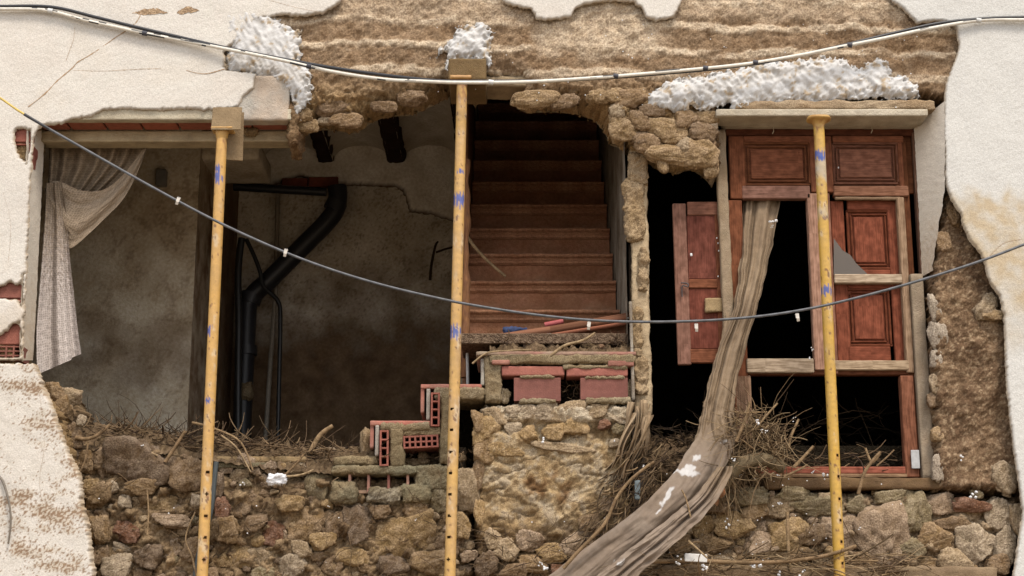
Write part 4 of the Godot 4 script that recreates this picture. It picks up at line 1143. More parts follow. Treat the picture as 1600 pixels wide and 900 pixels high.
func window() -> void:
	var z := -0.175
	var w := thing("carved_window", "red-brown panelled wooden window frame with broken panes and one closed shutter", "window", at(1290, 745, -0.2))
	var rw := REDWOOD
	plank("top_rail", w, [1134, 196, 1432, 212], z - 0.012, 0.06, rw.darkened(0.45), M.wood)
	plank("stile", w, [1140, 212, 1164, 310], z, 0.05, rw.darkened(0.05), M.wood)
	plank("stile", w, [1143, 310, 1165, 640], z, 0.05, rw.darkened(0.05), M.wood)
	plank("backing", w, [1146, 204, 1426, 302], z - 0.034, 0.02, rw.darkened(0.35), M.wood)
	plank("stile", w, [1412, 212, 1432, 746], z - 0.01, 0.06, rw.darkened(0.35), M.wood)
	plank("mullion", w, [1266, 212, 1301, 300], z, 0.05, rw, M.wood)
	plank("mullion", w, [1267, 300, 1286, 576], z + 0.004, 0.05, Color(0.32, 0.185, 0.13), M.worn_wood)
	plank("mullion", w, [1287, 300, 1303, 582], z, 0.05, Color(0.24, 0.12, 0.08), M.worn_wood)
	plank("upper_rail", w, [1162, 212, 1266, 222], z, 0.045, rw, M.wood)
	plank("upper_rail", w, [1301, 212, 1412, 222], z, 0.045, rw, M.wood)
	panel(w, [1162, 222, 1266, 290], z, rw)
	panel(w, [1301, 222, 1404, 288], z, rw.lightened(0.02))
	plank("stile", w, [1404, 222, 1412, 295], z, 0.045, rw, M.wood)
	plank("transom", w, [1160, 290, 1266, 310], z + 0.004, 0.045, rw.lightened(0.06), M.wood)
	plank("transom", w, [1303, 290, 1420, 306], z + 0.006, 0.045, Color(0.23, 0.11, 0.07), M.worn_wood)
	lump("split_strip", w, [1305, 307, 1408, 312], z + 0.004, 0.02, 0.003, Color(0.28, 0.19, 0.12), Color(0.2, 0.13, 0.08), M.timber, 0.005)
	# sash of the closed half, weathered grey-brown
	plank("sash_stile", w, [1409, 306, 1421, 580], z + 0.006, 0.04, Color(0.28, 0.19, 0.125), M.worn_wood)
	plank("glazing_bar", w, [1304, 428, 1410, 442], z + 0.008, 0.035, WORN.lightened(0.05), M.worn_wood)
	plank("sash_rail", w, [1300, 563, 1421, 578], z + 0.008, 0.04, WORN, M.worn_wood)
	plank("lower_rail", w, [1166, 578, 1420, 586], z - 0.01, 0.04, rw.darkened(0.4), M.wood)
	plank("sash_rail", w, [1167, 560, 1272, 582], z + 0.014, 0.04, Color(0.34, 0.265, 0.19), M.worn_wood)
	# closed inner shutter behind the lost glass
	var sz := z - 0.03
	var sh := rw.lightened(0.05)
	sh = Color(0.20, 0.066, 0.036)
	plank("shutter_stile", w, [1303, 312, 1324, 565], sz, 0.028, sh, M.wood)
	plank("shutter_stile", w, [1392, 312, 1410, 565], sz, 0.028, sh, M.wood)
	plank("shutter_rail", w, [1324, 312, 1392, 328], sz, 0.028, sh, M.wood)
	plank("shutter_rail", w, [1324, 421, 1392, 450], sz, 0.028, sh, M.wood)
	plank("shutter_rail", w, [1324, 541, 1392, 565], sz, 0.028, sh, M.wood)
	panel(w, [1324, 328, 1392, 421], sz, sh)
	panel(w, [1324, 450, 1392, 541], sz, sh)
	# shard of dusty glass left in the corner
	var st := begin()
	var sp := outline([[1303, 372], [1317, 391], [1329, 398], [1338, 411], [1357, 429], [1303, 429]], z)
	var tri := Geometry2D.triangulate_polygon(sp)
	for i in range(0, tri.size(), 3):
		for zz in [z - 0.004, z - 0.007]:
			face(st, [Vector3(sp[tri[i]].x, sp[tri[i]].y, zz), Vector3(sp[tri[i + 1]].x, sp[tri[i + 1]].y, zz), Vector3(sp[tri[i + 2]].x, sp[tri[i + 2]].y, zz)], Vector3(0, 3, -0.18), Color.WHITE)
	for i in sp.size():
		var a := sp[i]
		var b := sp[(i + 1) % sp.size()]
		face(st, [Vector3(a.x, a.y, z - 0.004), Vector3(b.x, b.y, z - 0.004), Vector3(b.x, b.y, z - 0.007), Vector3(a.x, a.y, z - 0.007)], at(1320, 410, z), Color.WHITE)
	part("glass_shard", st.commit(), M.glass, w)
	# foot of the frame
	plank("post", w, [1411, 586, 1432, 745], z + 0.004, 0.05, Color(0.20, 0.085, 0.05), M.worn_wood)
	plank("post", w, [1150, 586, 1175, 690], z, 0.05, Color(0.24, 0.15, 0.1), M.worn_wood)
	plank("bottom_rail", w, [1180, 729, 1418, 740], z, 0.06, Color(0.30, 0.10, 0.065), M.worn_wood)
	plank("bottom_rail", w, [1180, 740, 1418, 746], z + 0.01, 0.06, Color(0.27, 0.17, 0.1), M.worn_wood)
	lump("sill_beam", w, [1196, 746, 1474, 764], -0.09, 0.14, 0.006, Color(0.18, 0.112, 0.058), Color(0.12, 0.075, 0.042), M.timber, 0.012)
	plank("hinge_plate", w, [1424, 703, 1437, 732], z + 0.02, 0.006, Color(0.45, 0.45, 0.45), M.paint)
	# grey weathered architrave strip on each side
	lump("jamb_board", w, [1432, 425, 1452, 746], z + 0.03, 0.05, 0.0025, Color(0.36, 0.29, 0.21), Color(0.26, 0.2, 0.14), M.timber, 0.003, 0.0)
	plank("jamb_board", w, [1432, 205, 1441, 425], z - 0.006, 0.05, Color(0.17, 0.095, 0.065), M.worn_wood)
	lump("jamb_board", w, [1125, 198, 1142, 560], z + 0.02, 0.05, 0.005, Color(0.34, 0.265, 0.185), Color(0.26, 0.19, 0.12), M.timber, 0.01, 0.012)
	for q in [[1208, 205], [1362, 204]]:
		part("bent_nail", one_tube(path([[q[0], q[1] - 6, z + 0.02], [q[0] + 1, q[1], z + 0.03], [q[0] - 1, q[1] + 4, z + 0.03]]), 0.0022, 0.0022, 5, Color(0.5, 0.42, 0.3)), M.paint, w)
	# open shutter swung out flat beside the doorway
	var o := thing("open_shutter", "red-brown wooden shutter leaf swung open across the dark doorway", "shutter", at(1092, 568, -0.15))
	var oz := -0.20
	plank("stile", o, [1055, 316, 1076, 568], oz, 0.028, rw.lightened(0.05), M.wood, 0.004, 0.01)
	plank("stile", o, [1120, 314, 1136, 566], oz - 0.002, 0.028, rw, M.wood)
	plank("rail", o, [1074, 315, 1122, 336], oz, 0.028, rw.lightened(0.03), M.wood)
	plank("rail", o, [1076, 436, 1122, 450], oz, 0.028, rw, M.wood)
	plank("rail", o, [1078, 545, 1124, 567], oz, 0.028, rw, M.wood)
	plank("panel", o, [1074, 336, 1122, 436], oz - 0.008, 0.016, Color(0.15, 0.052, 0.038), M.wood)
	plank("panel", o, [1076, 450, 1124, 545], oz - 0.008, 0.016, Color(0.15, 0.05, 0.035), M.wood)
	part("latch", one_tube(smooth_path(path([[1064, 442, oz + 0.01], [1074, 443, oz + 0.02], [1075, 448, oz + 0.02], [1066, 447, oz + 0.015], [1066, 464, oz + 0.012]]), 14), 0.004, 0.003, 6, Color(0.06, 0.05, 0.05)), M.paint, o)
	lump("wood_block", o, [1102, 465, 1130, 487], oz + 0.02, 0.03, 0.005, Color(0.36, 0.26, 0.14), Color(0.28, 0.2, 0.11), M.timber, 0.006)
	for q in [[1080, 398, 5], [1120, 372, 3], [1122, 380, 3], [1123, 392, 3], [1122, 432, 3], [1310, 262, 3]]:
		var zz: float = (oz if q[0] < 1200 else z) + 0.003
		part("paint_fleck", rough_box(at(q[0], q[1], zz), Vector3(q[2] * 0.7, q[2], 2) * 0.003, 0.004, 0.002, 0.0005, Color(0.75, 0.72, 0.7), Color(0.7, 0.7, 0.7)), M.plastic, o if q[0] < 1200 else w)

# ---------------------------------------------------------------- cloth
func along(p: Array, t: float) -> Vector2:
	var m := p.size() - 1
	var k := mini(int(t * m), m - 1)
	var f := t * m - k
	var v := func(i): return Vector2(p[clampi(i, 0, m)][0], p[clampi(i, 0, m)][1])
	return v.call(k).cubic_interpolate(v.call(k + 1), v.call(k - 1), v.call(k + 2), f)

func cloths() -> void:
	var c := thing("lace_curtain", "dirty tan lace curtain gathered aside and trailing down the window jamb", "curtain", at(95, 575, -0.28))
	var tan1 := Color(0.37, 0.285, 0.20)
	var tan2 := Color(0.23, 0.175, 0.12)
	part("heading", surf(110, 40, func(a: float, b: float):
		var l := along([[76, 222], [76, 260], [74, 310]], b)
		var r := along([[233, 222], [214, 262], [150, 318]], b)
		var q := l.lerp(r, a)
		var z := -0.33 + 0.022 * sin(a * TAU * 6.5 + 0.8 * sin(a * 9)) * (1.0 - 0.25 * b)
		return at(q.x, q.y, z), func(a: float, b: float, p: Vector3): return mix3(tan1, tan2, 0.4 + 0.8 * na.get_noise_2d(a * 2, b)), func(a: float, b: float): return Vector2(a * 0.75, b * 0.3)), M.lace, c)
	part("swag", surf(90, 50, func(a: float, b: float):
		var t := along([[70, 292], [84, 283], [100, 286], [125, 297], [155, 298], [180, 285], [205, 258], [224, 232], [233, 223]], a)
		var u := along([[70, 300], [80, 330], [92, 362], [108, 388], [138, 366], [165, 340], [192, 312], [214, 272], [231, 228]], a)
		var q := t.lerp(u, b)
		var z := -0.285 + 0.014 * sin(b * TAU * 1.6 + a * 5.0) * (1 - 0.5 * a) + 0.012 * sin(PI * b) + 0.005 * na.get_noise_2d(a * 1.2, b * 1.2)
		return at(q.x, q.y, z), func(a: float, b: float, p: Vector3): return mix3(Color(0.44, 0.345, 0.25), tan1, 0.5 + na.get_noise_2d(a, b)), func(a: float, b: float): return Vector2(a * 0.6 + b * .1, b * 0.28 + a * 0.15)), M.lace, c)
	part("tail", surf(70, 110, func(a: float, b: float):
		var l := along([[72, 286], [70, 340], [66, 400], [61, 460], [57, 520], [58, 583]], b)
		var r := along([[96, 285], [105, 345], [109, 400], [115, 455], [121, 510], [127, 556]], b)
		var q := l.lerp(r, a)
		if a > 0.78: q.y -= 3.0 * smoothstep(0.85, 1.0, b)
		elif b > 0.9: q.y += 7.0 * smoothstep(0.9, 1.0, b) * (0.78 - a) * 0.4
		var z := -0.262 + (0.008 + 0.020 * b) * sin(a * TAU * 1.7 + 0.9 + 0.7 * b) + 0.006 * sin(a * TAU * 4.1 + 2 * b) + 0.004 * na.get_noise_2d(a, b * 3)
		return at(q.x, q.y, z), func(a: float, b: float, p: Vector3):
		var g := mix3(tan1, Color(0.60, 0.53, 0.49), smoothstep(0.05, 0.6, b + 0.15 * na.get_noise_2d(a, b * 4)))
		return mix3(g, Color(0.22, 0.17, 0.13), 0.7 * smoothstep(0.05, 0.35, nb.get_noise_2d(a * 0.5, b * 1.5) + 0.5 * na.get_noise_2d(a * 2, b * 6)) * (1 - smoothstep(0.55, 0.75, b))), func(a: float, b: float): return Vector2(a * 0.22, b * 0.9)), M.lace, c)
	tag(part("curtain_wire", one_tube(path([[72, 223, -0.33], [160, 222, -0.33], [238, 222, -0.33]]), 0.003, 0.003, 6, Color(0.3, 0.24, 0.17)), M.paint), "thin rusty wire carrying the lace curtain", "curtain wire")
	# the long drape dragged out of the carved window by the flood
	var d := thing("dragged_drape", "long muddy brown drape dragged from the carved window down over the rubble", "drape", at(930, 900, 0.1))
	var mud1 := Color(0.28, 0.205, 0.135)
	var mud2 := Color(0.17, 0.12, 0.08)
	var make := func(lft: Array, rgt: Array, zs: Array, folds: float, deep: float, ph: float, grey_from: float) -> ArrayMesh:
		return surf(72, 190, func(a: float, b: float):
			var l := along(lft, b)
			var r := along(rgt, b)
			var q := l.lerp(r, a)
			var z: float = along(zs.map(func(k): return [k, 0]), b).x
			var w := a * TAU * folds + ph + 1.6 * sin(b * 4.0 + ph) + 0.8 * na.get_noise_2d(b * 0.6, ph)
			# limp pleats with sharp valleys between them that fan out along the cloth
			w = a * PI * folds + 1.3 * sin(a * 5.0 + ph) + 0.35 * sin(b * 3.0 + ph) + ph + 1.2 * na.get_noise_2d(a * 0.15 + ph, b * 0.16)
			var ridge := sqrt(cos(w) * cos(w) + 0.07) - 0.6
			var ridge2 := sqrt(pow(cos(w * 0.43 + 1.1 + 0.8 * b), 2.0) + 0.01) - 0.6
			z += deep * ridge * (0.5 + absf(na.get_noise_2d(a * 0.4, b * 0.4 + ph)) * 1.4) + deep * 1.2 * ridge2 + 0.012 * sin(PI * a) + 0.025 * nd.get_noise_2d(a * 0.6 + ph, b * 2.0)
			q.x += 3.5 * na.get_noise_2d(b * 0.9, ph + round(a) * 3.0) * (absf(a - 0.5) * 2.0)
			return at(q.x, q.y, z), func(a: float, b: float, p: Vector3):
			var n := na.get_noise_3d(p.x, p.y, p.z)
			var g := mix3(mud1, Color(0.255, 0.2, 0.155), smoothstep(grey_from, grey_from + 0.25, b))
			g = mix3(g, mud2, clampf(0.3 + 1.0 * nd.get_noise_3d(p.x * 2.5, p.y * 2.5, p.z) + 0.25 * n + 0.3 * nb.get_noise_3d(p.x, p.y, p.z), 0, 1) * 0.55)
			var s := mark(p.x, p.y, p.z)
			var m := nb.get_noise_3d(p.x * 0.7, p.y * 0.7, p.z)
			for k in [[1074, 736, 18, 9], [1088, 716, 7, 6], [1042, 776, 5, 18], [1030, 798, 4, 6], [1132, 690, 7, 4], [970, 880, 7, 6]]:
				var e := Vector2((s.x - k[0] + (s.y - k[1]) * 0.6) / k[2], (s.y - k[1]) / k[3]).length()
				g = mix3(g, Color(0.58, 0.565, 0.55), 0.85 * smoothstep(1.05, 0.6, e + 0.9 * m + 0.9 * n))
			return g, func(a: float, b: float): return Vector2(a * 0.3, b * 2))
	part("upper_fall", make.call([[1163, 311], [1158, 370], [1154, 430], [1143, 490], [1118, 560], [1104, 620], [1095, 660], [1088, 700]], [[1220, 311], [1209, 370], [1196, 430], [1182, 490], [1164, 550], [1150, 610], [1146, 650], [1156, 690]], [-0.25, -0.19, -0.14, -0.10, -0.06, -0.03, 0.0, 0.0], 6.0, 0.026, 0.4, 2.0), M.cloth, d)
	part("side_fall", make.call([[1140, 470], [1128, 520], [1112, 580], [1100, 630], [1092, 665], [1084, 690]], [[1168, 480], [1150, 530], [1132, 590], [1122, 640], [1114, 680], [1108, 700]], [-0.19, -0.13, -0.09, -0.06, -0.04, -0.02], 3.0, 0.025, 2.0, 2.0), M.cloth, d)
	part("lower_fall", make.call([[1116, 622], [1086, 684], [1056, 732], [1022, 772], [975, 812], [920, 852], [860, 898], [790, 950]], [[1148, 622], [1146, 700], [1114, 762], [1072, 808], [1026, 846], [980, 882], [930, 928], [880, 970]], [-0.06, 0.02, 0.06, 0.10, 0.13, 0.16, 0.2, 0.24], 3.2, 0.016, 1.2, 0.0), M.cloth, d)
	part("rolled_hem", make.call([[1120, 730], [1088, 772], [1046, 808], [1004, 842], [966, 873], [926, 904], [885, 945]], [[1146, 728], [1122, 780], [1084, 822], [1044, 858], [1010, 887], [978, 922], [945, 960]], [0.07, 0.12, 0.17, 0.21, 0.24, 0.28, 0.31], 2.4, 0.03, 3.6, 0.0), M.cloth, d)
	# torn fibrous rag hanging beside the pier
	var r := thing("torn_rag", "torn tan sacking rag hanging in shreds at the foot of the post", "rag", at(990, 760, -0.1))
	for k in 17:
		var x0 := rng.randf_range(986, 1012)
		var x1 := x0 - rng.randf_range(2, 50)
		var y0 := rng.randf_range(622, 665)
		var y1 := y0 + rng.randf_range(50, 120)
		var wd := rng.randf_range(4, 13)
		var ph := rng.randf() * 6
		var zz := rng.randf_range(-0.11, -0.02)
		var tone_k := rng.randf()
		part("shred", surf(6, 26, func(a: float, b: float):
			var x := lerpf(x0, x1, pow(b, 1.3)) + 5 * sin(b * 5 + ph)
			return at(x + (a - 0.5) * wd * (1.25 - b), lerpf(y0, y1, b) + 3 * na.get_noise_2d(a, ph), zz + 0.02 * sin(a * 5 + ph + 3 * b) + 0.04 * sin(b * 3.0 + ph * .3)), func(a: float, b: float, p: Vector3): return mix3(Color(0.46, 0.34, 0.215), Color(0.25, 0.175, 0.11), tone_k * 0.7 + 0.5 * na.get_noise_2d(a, b * 3 + ph))), M.cloth, r)

# ---------------------------------------------------------------- steel props
func props() -> void:
	var list := [
		{"label": "yellow steel prop under the tiled lintel, with orange-brown plywood strip", "top": [347, 206], "low": [316, 900], "holes": [739, 773, 807, 841, 875], "side": 0.35, "marks": [[339, 276, 7, 9], [341, 262, 5, 5], [326, 515, 5, 8], [323, 625, 6, 5]], "col": Color(0.56, 0.325, 0.09), "col2": Color(0.51, 0.31, 0.115)},
		{"label": "yellow steel prop wedged under a timber block beside the stairs", "top": [722, 128], "low": [703, 900], "holes": [640, 673, 707, 740, 773, 807, 840, 875], "side": -0.35, "marks": [[718, 311, 12, 10], [710, 518, 10, 10], [720, 268, 6, 4]], "col": Color(0.56, 0.335, 0.095), "col2": Color(0.49, 0.31, 0.14)},
		{"label": "bright yellow scuffed steel prop standing before the carved wooden window", "top": [1279, 188], "low": [1312, 900], "holes": [713, 746, 780, 813, 847, 881], "side": 0.5, "marks": [[1280, 240, 9, 8], [1284, 247, 6, 5], [1291, 453, 9, 8]], "col": Color(0.54, 0.315, 0.045), "col2": Color(0.50, 0.315, 0.09)}]
	var z := 0.07
	for i in 3:
		var k: Dictionary = list[i]
		var a := at(k.top[0], k.top[1], z)
		var b := at(k.low[0], k.low[1], z)
		var foot := a + (b - a) * (a.y / (a.y - b.y))
		var o := thing("steel_prop", k.label, "prop", Vector3(foot.x, 0, z), "yellow steel props holding up the front")
		var R := 0.0255
		var len := a.distance_to(foot)
		var dir := (foot - a).normalized()
		var holes := []
		for h in k.holes:
			holes.append((at(k.low[0], h, z).y - a.y) / dir.y)
		var h_ang: float = k.side
		var nv := int(len / 0.006)
		part("tube", surf(28, nv, func(u: float, v: float):
			var t := u * TAU
			return a + dir * (v * len) + Vector3(sin(t), 0, cos(t)) * R, func(u: float, v: float, p: Vector3):
			var s := mark(p.x, p.y, z + R)
			var n := na.get_noise_3d(p.x * 1.6, p.y * 0.7, p.z * 1.6)
			var m := nb.get_noise_3d(p.x, p.y * 0.6, p.z)
			var c: Color = mix3(k.col, k.col2, 0.5 + 0.8 * n + 0.5 * nd.get_noise_3d(p.x, p.y * 2, 0))
			c = mix3(c, Color(0.62, 0.52, 0.37), 0.5 * smoothstep(0.24, 0.5, n + 0.5 * m))
			c = mix3(c, Color(0.16, 0.07, 0.03), 0.85 * smoothstep(0.46, 0.54, m + 0.3 * n))
			c = mix3(c, Color(0.24, 0.10, 0.035), 0.8 * smoothstep(0.16, 0.03, v * len) * smoothstep(-0.2, 0.2, n + m))
			if i == 2: c = mix3(c, Color(0.40, 0.38, 0.34), 0.6 * smoothstep(1.0, 0.5, absf(s.y - 262) / 22.0 + n) + 0.35 * smoothstep(1.0, 0.5, absf(s.y - 330) / 14.0 + n))
			for q in k.marks:
				var e := Vector2((s.x - q[0]) / q[2], (s.y - q[1]) / q[3]).length()
				c = mix3(c, Color(0.045, 0.09, 0.34), 0.9 * smoothstep(1.0, 0.7, e + 0.7 * m + 0.4 * sin(s.x * 1.3)) * float(p.z > z))
			for h in holes:
				if absf(v * len - h - 0.004) < 0.014 and absf(u * TAU - h_ang) < 0.35: c = mix3(c, Color(0.25, 0.11, 0.04), 0.6)
			return c, null, func(u: float, v: float):
			var ang := u * TAU
			if ang > PI: ang -= TAU
			for h in holes:
				var e := Vector2((ang - h_ang) * R, v * len - h).length()
				if e < 0.0072: return true
			return false), M.paint, o)
		part("base_plate", one_block(foot + Vector3(0, 0.004, 0), Vector3(0.14, 0.008, 0.14), Color(0.4, 0.24, 0.08), Basis.IDENTITY, 0.002), M.paint, o)
		if i == 2:
			part("head_plate", surf(24, 8, func(u: float, v: float):
				var prof := [[0.0, 0.012], [0.055, 0.012], [0.058, 0.006], [0.058, 0.0], [0.05, -0.004], [0.036, -0.010], [0.028, -0.022], [0.0265, -0.03], [0.0255, -0.04]]
				var q = prof[int(round(v * 8))]
				return a + Vector3(cos(u * TAU) * q[0], q[1] + 0.002 * sin(u * TAU * 3), sin(u * TAU) * q[0]), func(u: float, v: float, p: Vector3): return mix3(Color(0.36, 0.18, 0.05), Color(0.52, 0.32, 0.09), 0.5 + na.get_noise_3d(p.x * 3, p.y * 3, p.z * 3))), M.paint, o)
		elif i == 0:
			part("head_plate", rough_box(a + Vector3(0.004, 0.008, 0), Vector3(0.105, 0.012, 0.09), 0.01, 0.004, 0.003, Color(0.55, 0.34, 0.12), Color(0.4, 0.22, 0.07)), M.paint, o)
			part("collar", surf(20, 1, func(u: float, v: float): return a + Vector3(sin(u * TAU) * 0.034, -0.035 * v, cos(u * TAU) * 0.034) * Vector3(1 - 0.22 * v, 1, 1 - 0.22 * v), func(u: float, v: float, p: Vector3): return Color(0.5, 0.29, 0.08)), M.paint, o)
		else:
			part("head_plate", rough_box(a + Vector3(-0.006, 0.012, 0), Vector3(0.105, 0.02, 0.08), 0.01, 0.004, 0.003, Color(0.46, 0.25, 0.08), Color(0.36, 0.19, 0.06)), M.paint, o)
	# packing pieces on the prop heads
	var p := thing("plywood_strip", "bent tan plywood strip hanging behind the head of a prop at the tiled lintel", "plywood", at(356, 250, 0.02))
	part("upper_leaf", one_block(rect_centre(331, 166, 377, 204, 0.105, 0.008), rect_size(331, 166, 377, 204, 0.105, 0.008), Color(0.25, 0.18, 0.105), Basis(Vector3.RIGHT, -0.16), 0.002), M.timber, p)
	part("hanging_leaf", one_block(rect_centre(347, 176, 380, 248, 0.035, 0.008), rect_size(347, 174, 380, 250, 0.035, 0.008), Color(0.22, 0.155, 0.09), Basis(Vector3.UP, 0.25) * Basis(Vector3(0, 0, 1), 0.015), 0.002), M.timber, p)
	var b := thing("timber_block", "stout brown timber block jammed between prop head and torn earth wall", "timber block", at(729, 127, 0.0))
	part("block", rough_box(rect_centre(700, 90, 760, 126, 0.10, 0.34), rect_size(700, 92, 759, 126, 0.10, 0.34), 0.01, 0.006, 0.0022, Color(0.20, 0.135, 0.068), Color(0.15, 0.098, 0.048)), M.timber, b)
	lump("wedge", b, [744, 118, 826, 134], -0.08, 0.2, 0.006, Color(0.40, 0.31, 0.20), Color(0.32, 0.24, 0.15), M.timber, 0.012)

# ---------------------------------------------------------------- cables
func cables() -> void:
	var z := 0.022
	tag(part("black_cable", one_tube(smooth_path(path([[-60, 10, z], [0, 10, z], [80, 11, z], [150, 27, z], [215, 43, z], [280, 58, z], [350, 74, z + 0.01], [420, 88, z + 0.03], [490, 101, z + 0.05], [560, 112, z + 0.08], [640, 122, z + .12], [700, 127, z + 0.16], [770, 127, z + 0.14], [860, 126, z + 0.1], [940, 122, z + 0.07], [1020, 116, z + 0.05], [1110, 108, z + .05], [1200, 96, z + 0.05], [1300, 75, z + 0.04], [1400, 51, z + 0.03], [1470, 36, z + 0.012], [1540, 29, z], [1600, 27, z], [1670, 25, z]]), 240), 0.0085, 0.0085, 8, Color(0.022, 0.023, 0.026)), M.rubber), "black cable sagging along the top of the facade", "cable")
	var w := thing("white_cable", "white painted cable with flaked black patches sagging under the black one", "cable", at(720, 130, 0.1))
	var pts := smooth_path(path([[-60, 13, z], [0, 14, z], [70, 16, z + .002], [130, 31, z + .002], [180, 42, z + .002], [230, 53, z + .002], [330, 72, z + 0.01], [440, 94, z + 0.04], [520, 112, z + 0.06], [600, 124, z + 0.1], [660, 127, z + .14], [720, 129, z + 0.165], [820, 128, z + 0.12], [910, 123, z + 0.09], [1000, 116, z + 0.06], [1150, 102, z + 0.055], [1240, 88, z + .05], [1300, 76, z + 0.045], [1380, 60, z + 0.04], [1450, 45, z + 0.02], [1530, 32, z], [1600, 31, z], [1670, 30, z]]), 360)
	part("sheath", one_tube(pts, 0.0088, 0.0088, 9, Color(0.70, 0.66, 0.58)), M.paint, w)
	var st := begin()
	for k in 34:
		var i := rng.randi_range(15, 130) if k < 24 else rng.randi_range(130, 330)
		var n := rng.randi_range(1, 5)
		var off := Vector3(0, rng.randf_range(-0.006, 0.006), 0.004)
		var seg := PackedVector3Array()
		for q in n + 1: seg.append(pts[i + q] + off)
		tube(st, seg, 0.0052, 0.0048, 6, Color(0.03, 0.03, 0.03))
	part("bared_patches", st.commit(), M.rubber, w, "stuff")
	for q in [[77, 14], [770, 128], [226, 49], [1178, 97], [1327, 65], [1528, 30], [484, 104], [961, 118], [1105, 106]]:
		var best := 0
		for i in pts.size():
			if absf(mark(pts[i].x, pts[i].y, pts[i].z).x - q[0]) < absf(mark(pts[best].x, pts[best].y, pts[best].z).x - q[0]): best = i
		var cc: Vector3 = pts[best]
		part("clip", one_tube(PackedVector3Array([cc + Vector3(-0.012, 0.003, 0), cc + Vector3(0.012, -0.001, 0)]), 0.0125, 0.0125, 10, Color(0.62, 0.62, 0.6) if q[0] in [77, 770, 1528] else Color(0.05, 0.05, 0.06)), M.plastic, w)
	# thin cable hanging slack in front of everything
	var s := thing("slack_cable", "thin grey cable hanging slack across the openings, yellow at one end", "cable", at(900, 495, 0.22))
	var zz := 0.22
	var p2 := smooth_path(path([[-60, 115, zz], [0, 153, zz], [42, 181, zz], [150, 243, zz], [250, 299, zz], [345, 349, zz], [440, 392, zz], [520, 422, zz], [600, 446, zz], [680, 465, zz], [740, 477, zz], [830, 491, zz], [920, 500, zz], [1010, 503, zz], [1100, 501, zz], [1180, 495, zz], [1250, 485, zz], [1320, 470, zz], [1400, 449, zz], [1480, 425, zz], [1540, 405, zz], [1600, 382, zz], [1670, 355, zz]]), 260)
	var cut := 0
	for i in p2.size():
		if mark(p2[i].x, p2[i].y, zz).x < 42: cut = i
	part("yellow_end", one_tube(p2.slice(0, cut + 1), 0.0055, 0.0055, 8, Color(0.62, 0.45, 0.12)), M.plastic, s)
	part("black_splice", one_tube(p2.slice(cut, cut + 6), 0.0075, 0.007, 8, Color(0.02, 0.02, 0.025)), M.rubber, s)
	part("sheath", one_tube(p2.slice(cut + 4), 0.0065, 0.0065, 8, Color(0.10, 0.105, 0.115), Color(0.07, 0.072, 0.08)), M.rubber, s)
	for q in [[278, 313, 0.3], [446, 394, 0.2], [920, 508, 0.15], [1088, 511, 0.0], [1246, 495, -0.1]]:
		var c := at(q[0], q[1], zz + 0.006)
		var bs := Basis(Vector3(0, 0, 1), -q[2])
		var e := begin()
		block(e, c + bs * Vector3(0, 0.004, 0), Vector3(0.016, 0.022, 0.004), Color(0.60, 0.56, 0.5), bs, 0.001)
		block(e, c + bs * Vector3(0.001, -0.014, 0.002), Vector3(0.013, 0.016, 0.005), Color(0.52, 0.47, 0.4), bs * Basis(Vector3.RIGHT, 0.4), 0.001)
		block(e, c + bs * Vector3(0.0, 0.014, -0.006), Vector3(0.015, 0.004, 0.016), Color(0.56, 0.52, 0.46), bs, 0.001)
		part("clip", e.commit(), M.plastic, s)
	tag(part("wire_hook", one_tube(smooth_path(path([[-10, 738, 0.07], [2, 748, 0.075], [9, 765, 0.08], [15, 790, 0.085], [17, 815, 0.085], [15, 835, 0.08], [13, 850, 0.075]]), 24), 0.0065, 0.004, 7, Color(0.16, 0.13, 0.10)), M.rubber), "bent dark wire sticking out of the muddy foot plaster", "wire")
	tag(part("dark_strip", one_tube(smooth_path(path([[338, 722, -0.06], [335, 750, -0.05], [331, 790, -0.04], [322, 830, -0.04], [310, 868, -0.04], [304, 910, -0.04]]), 20), 0.012, 0.012, 8, Color(0.05, 0.055, 0.055)), M.rubber), "black hose strip running down behind the prop on the rubble", "hose")

# ---------------------------------------------------------------- flood litter
func strand(st: SurfaceTool, p: Vector3, dir: Vector3, len: float, r: float, bend: float, col: Color, segs := 5) -> void:
	var pts := PackedVector3Array([p])
	var d := dir.normalized()
	var side := Vector3(rng.randfn(), rng.randfn(), rng.randfn()) * bend
	for i in segs:
		d = (d + side / segs + Vector3(rng.randfn(), rng.randfn(), rng.randfn()) * 0.10).normalized()
		p += d * len / segs
		pts.append(p)
	tube(st, pts, r, r * 0.55, 4, col, null, false)

func twigs(called: String, label: String, n: int, spot: Callable, aim: Callable, l0: float, l1: float, r0: float, r1: float, bend: float, cols: Array) -> void:
	var st := begin()
	for k in n:
		var c: Color = cols[rng.randi() % cols.size()]
		var t := rng.randf()
		strand(st, spot.call(), aim.call(), lerpf(l0, l1, t * t), lerpf(r0, r1, rng.randf() * rng.randf()), bend, c.darkened(rng.randf() * 0.35))
	tag(part(called, st.commit(), M.twig, self, "stuff"), label, "twig litter", "", "stuff")

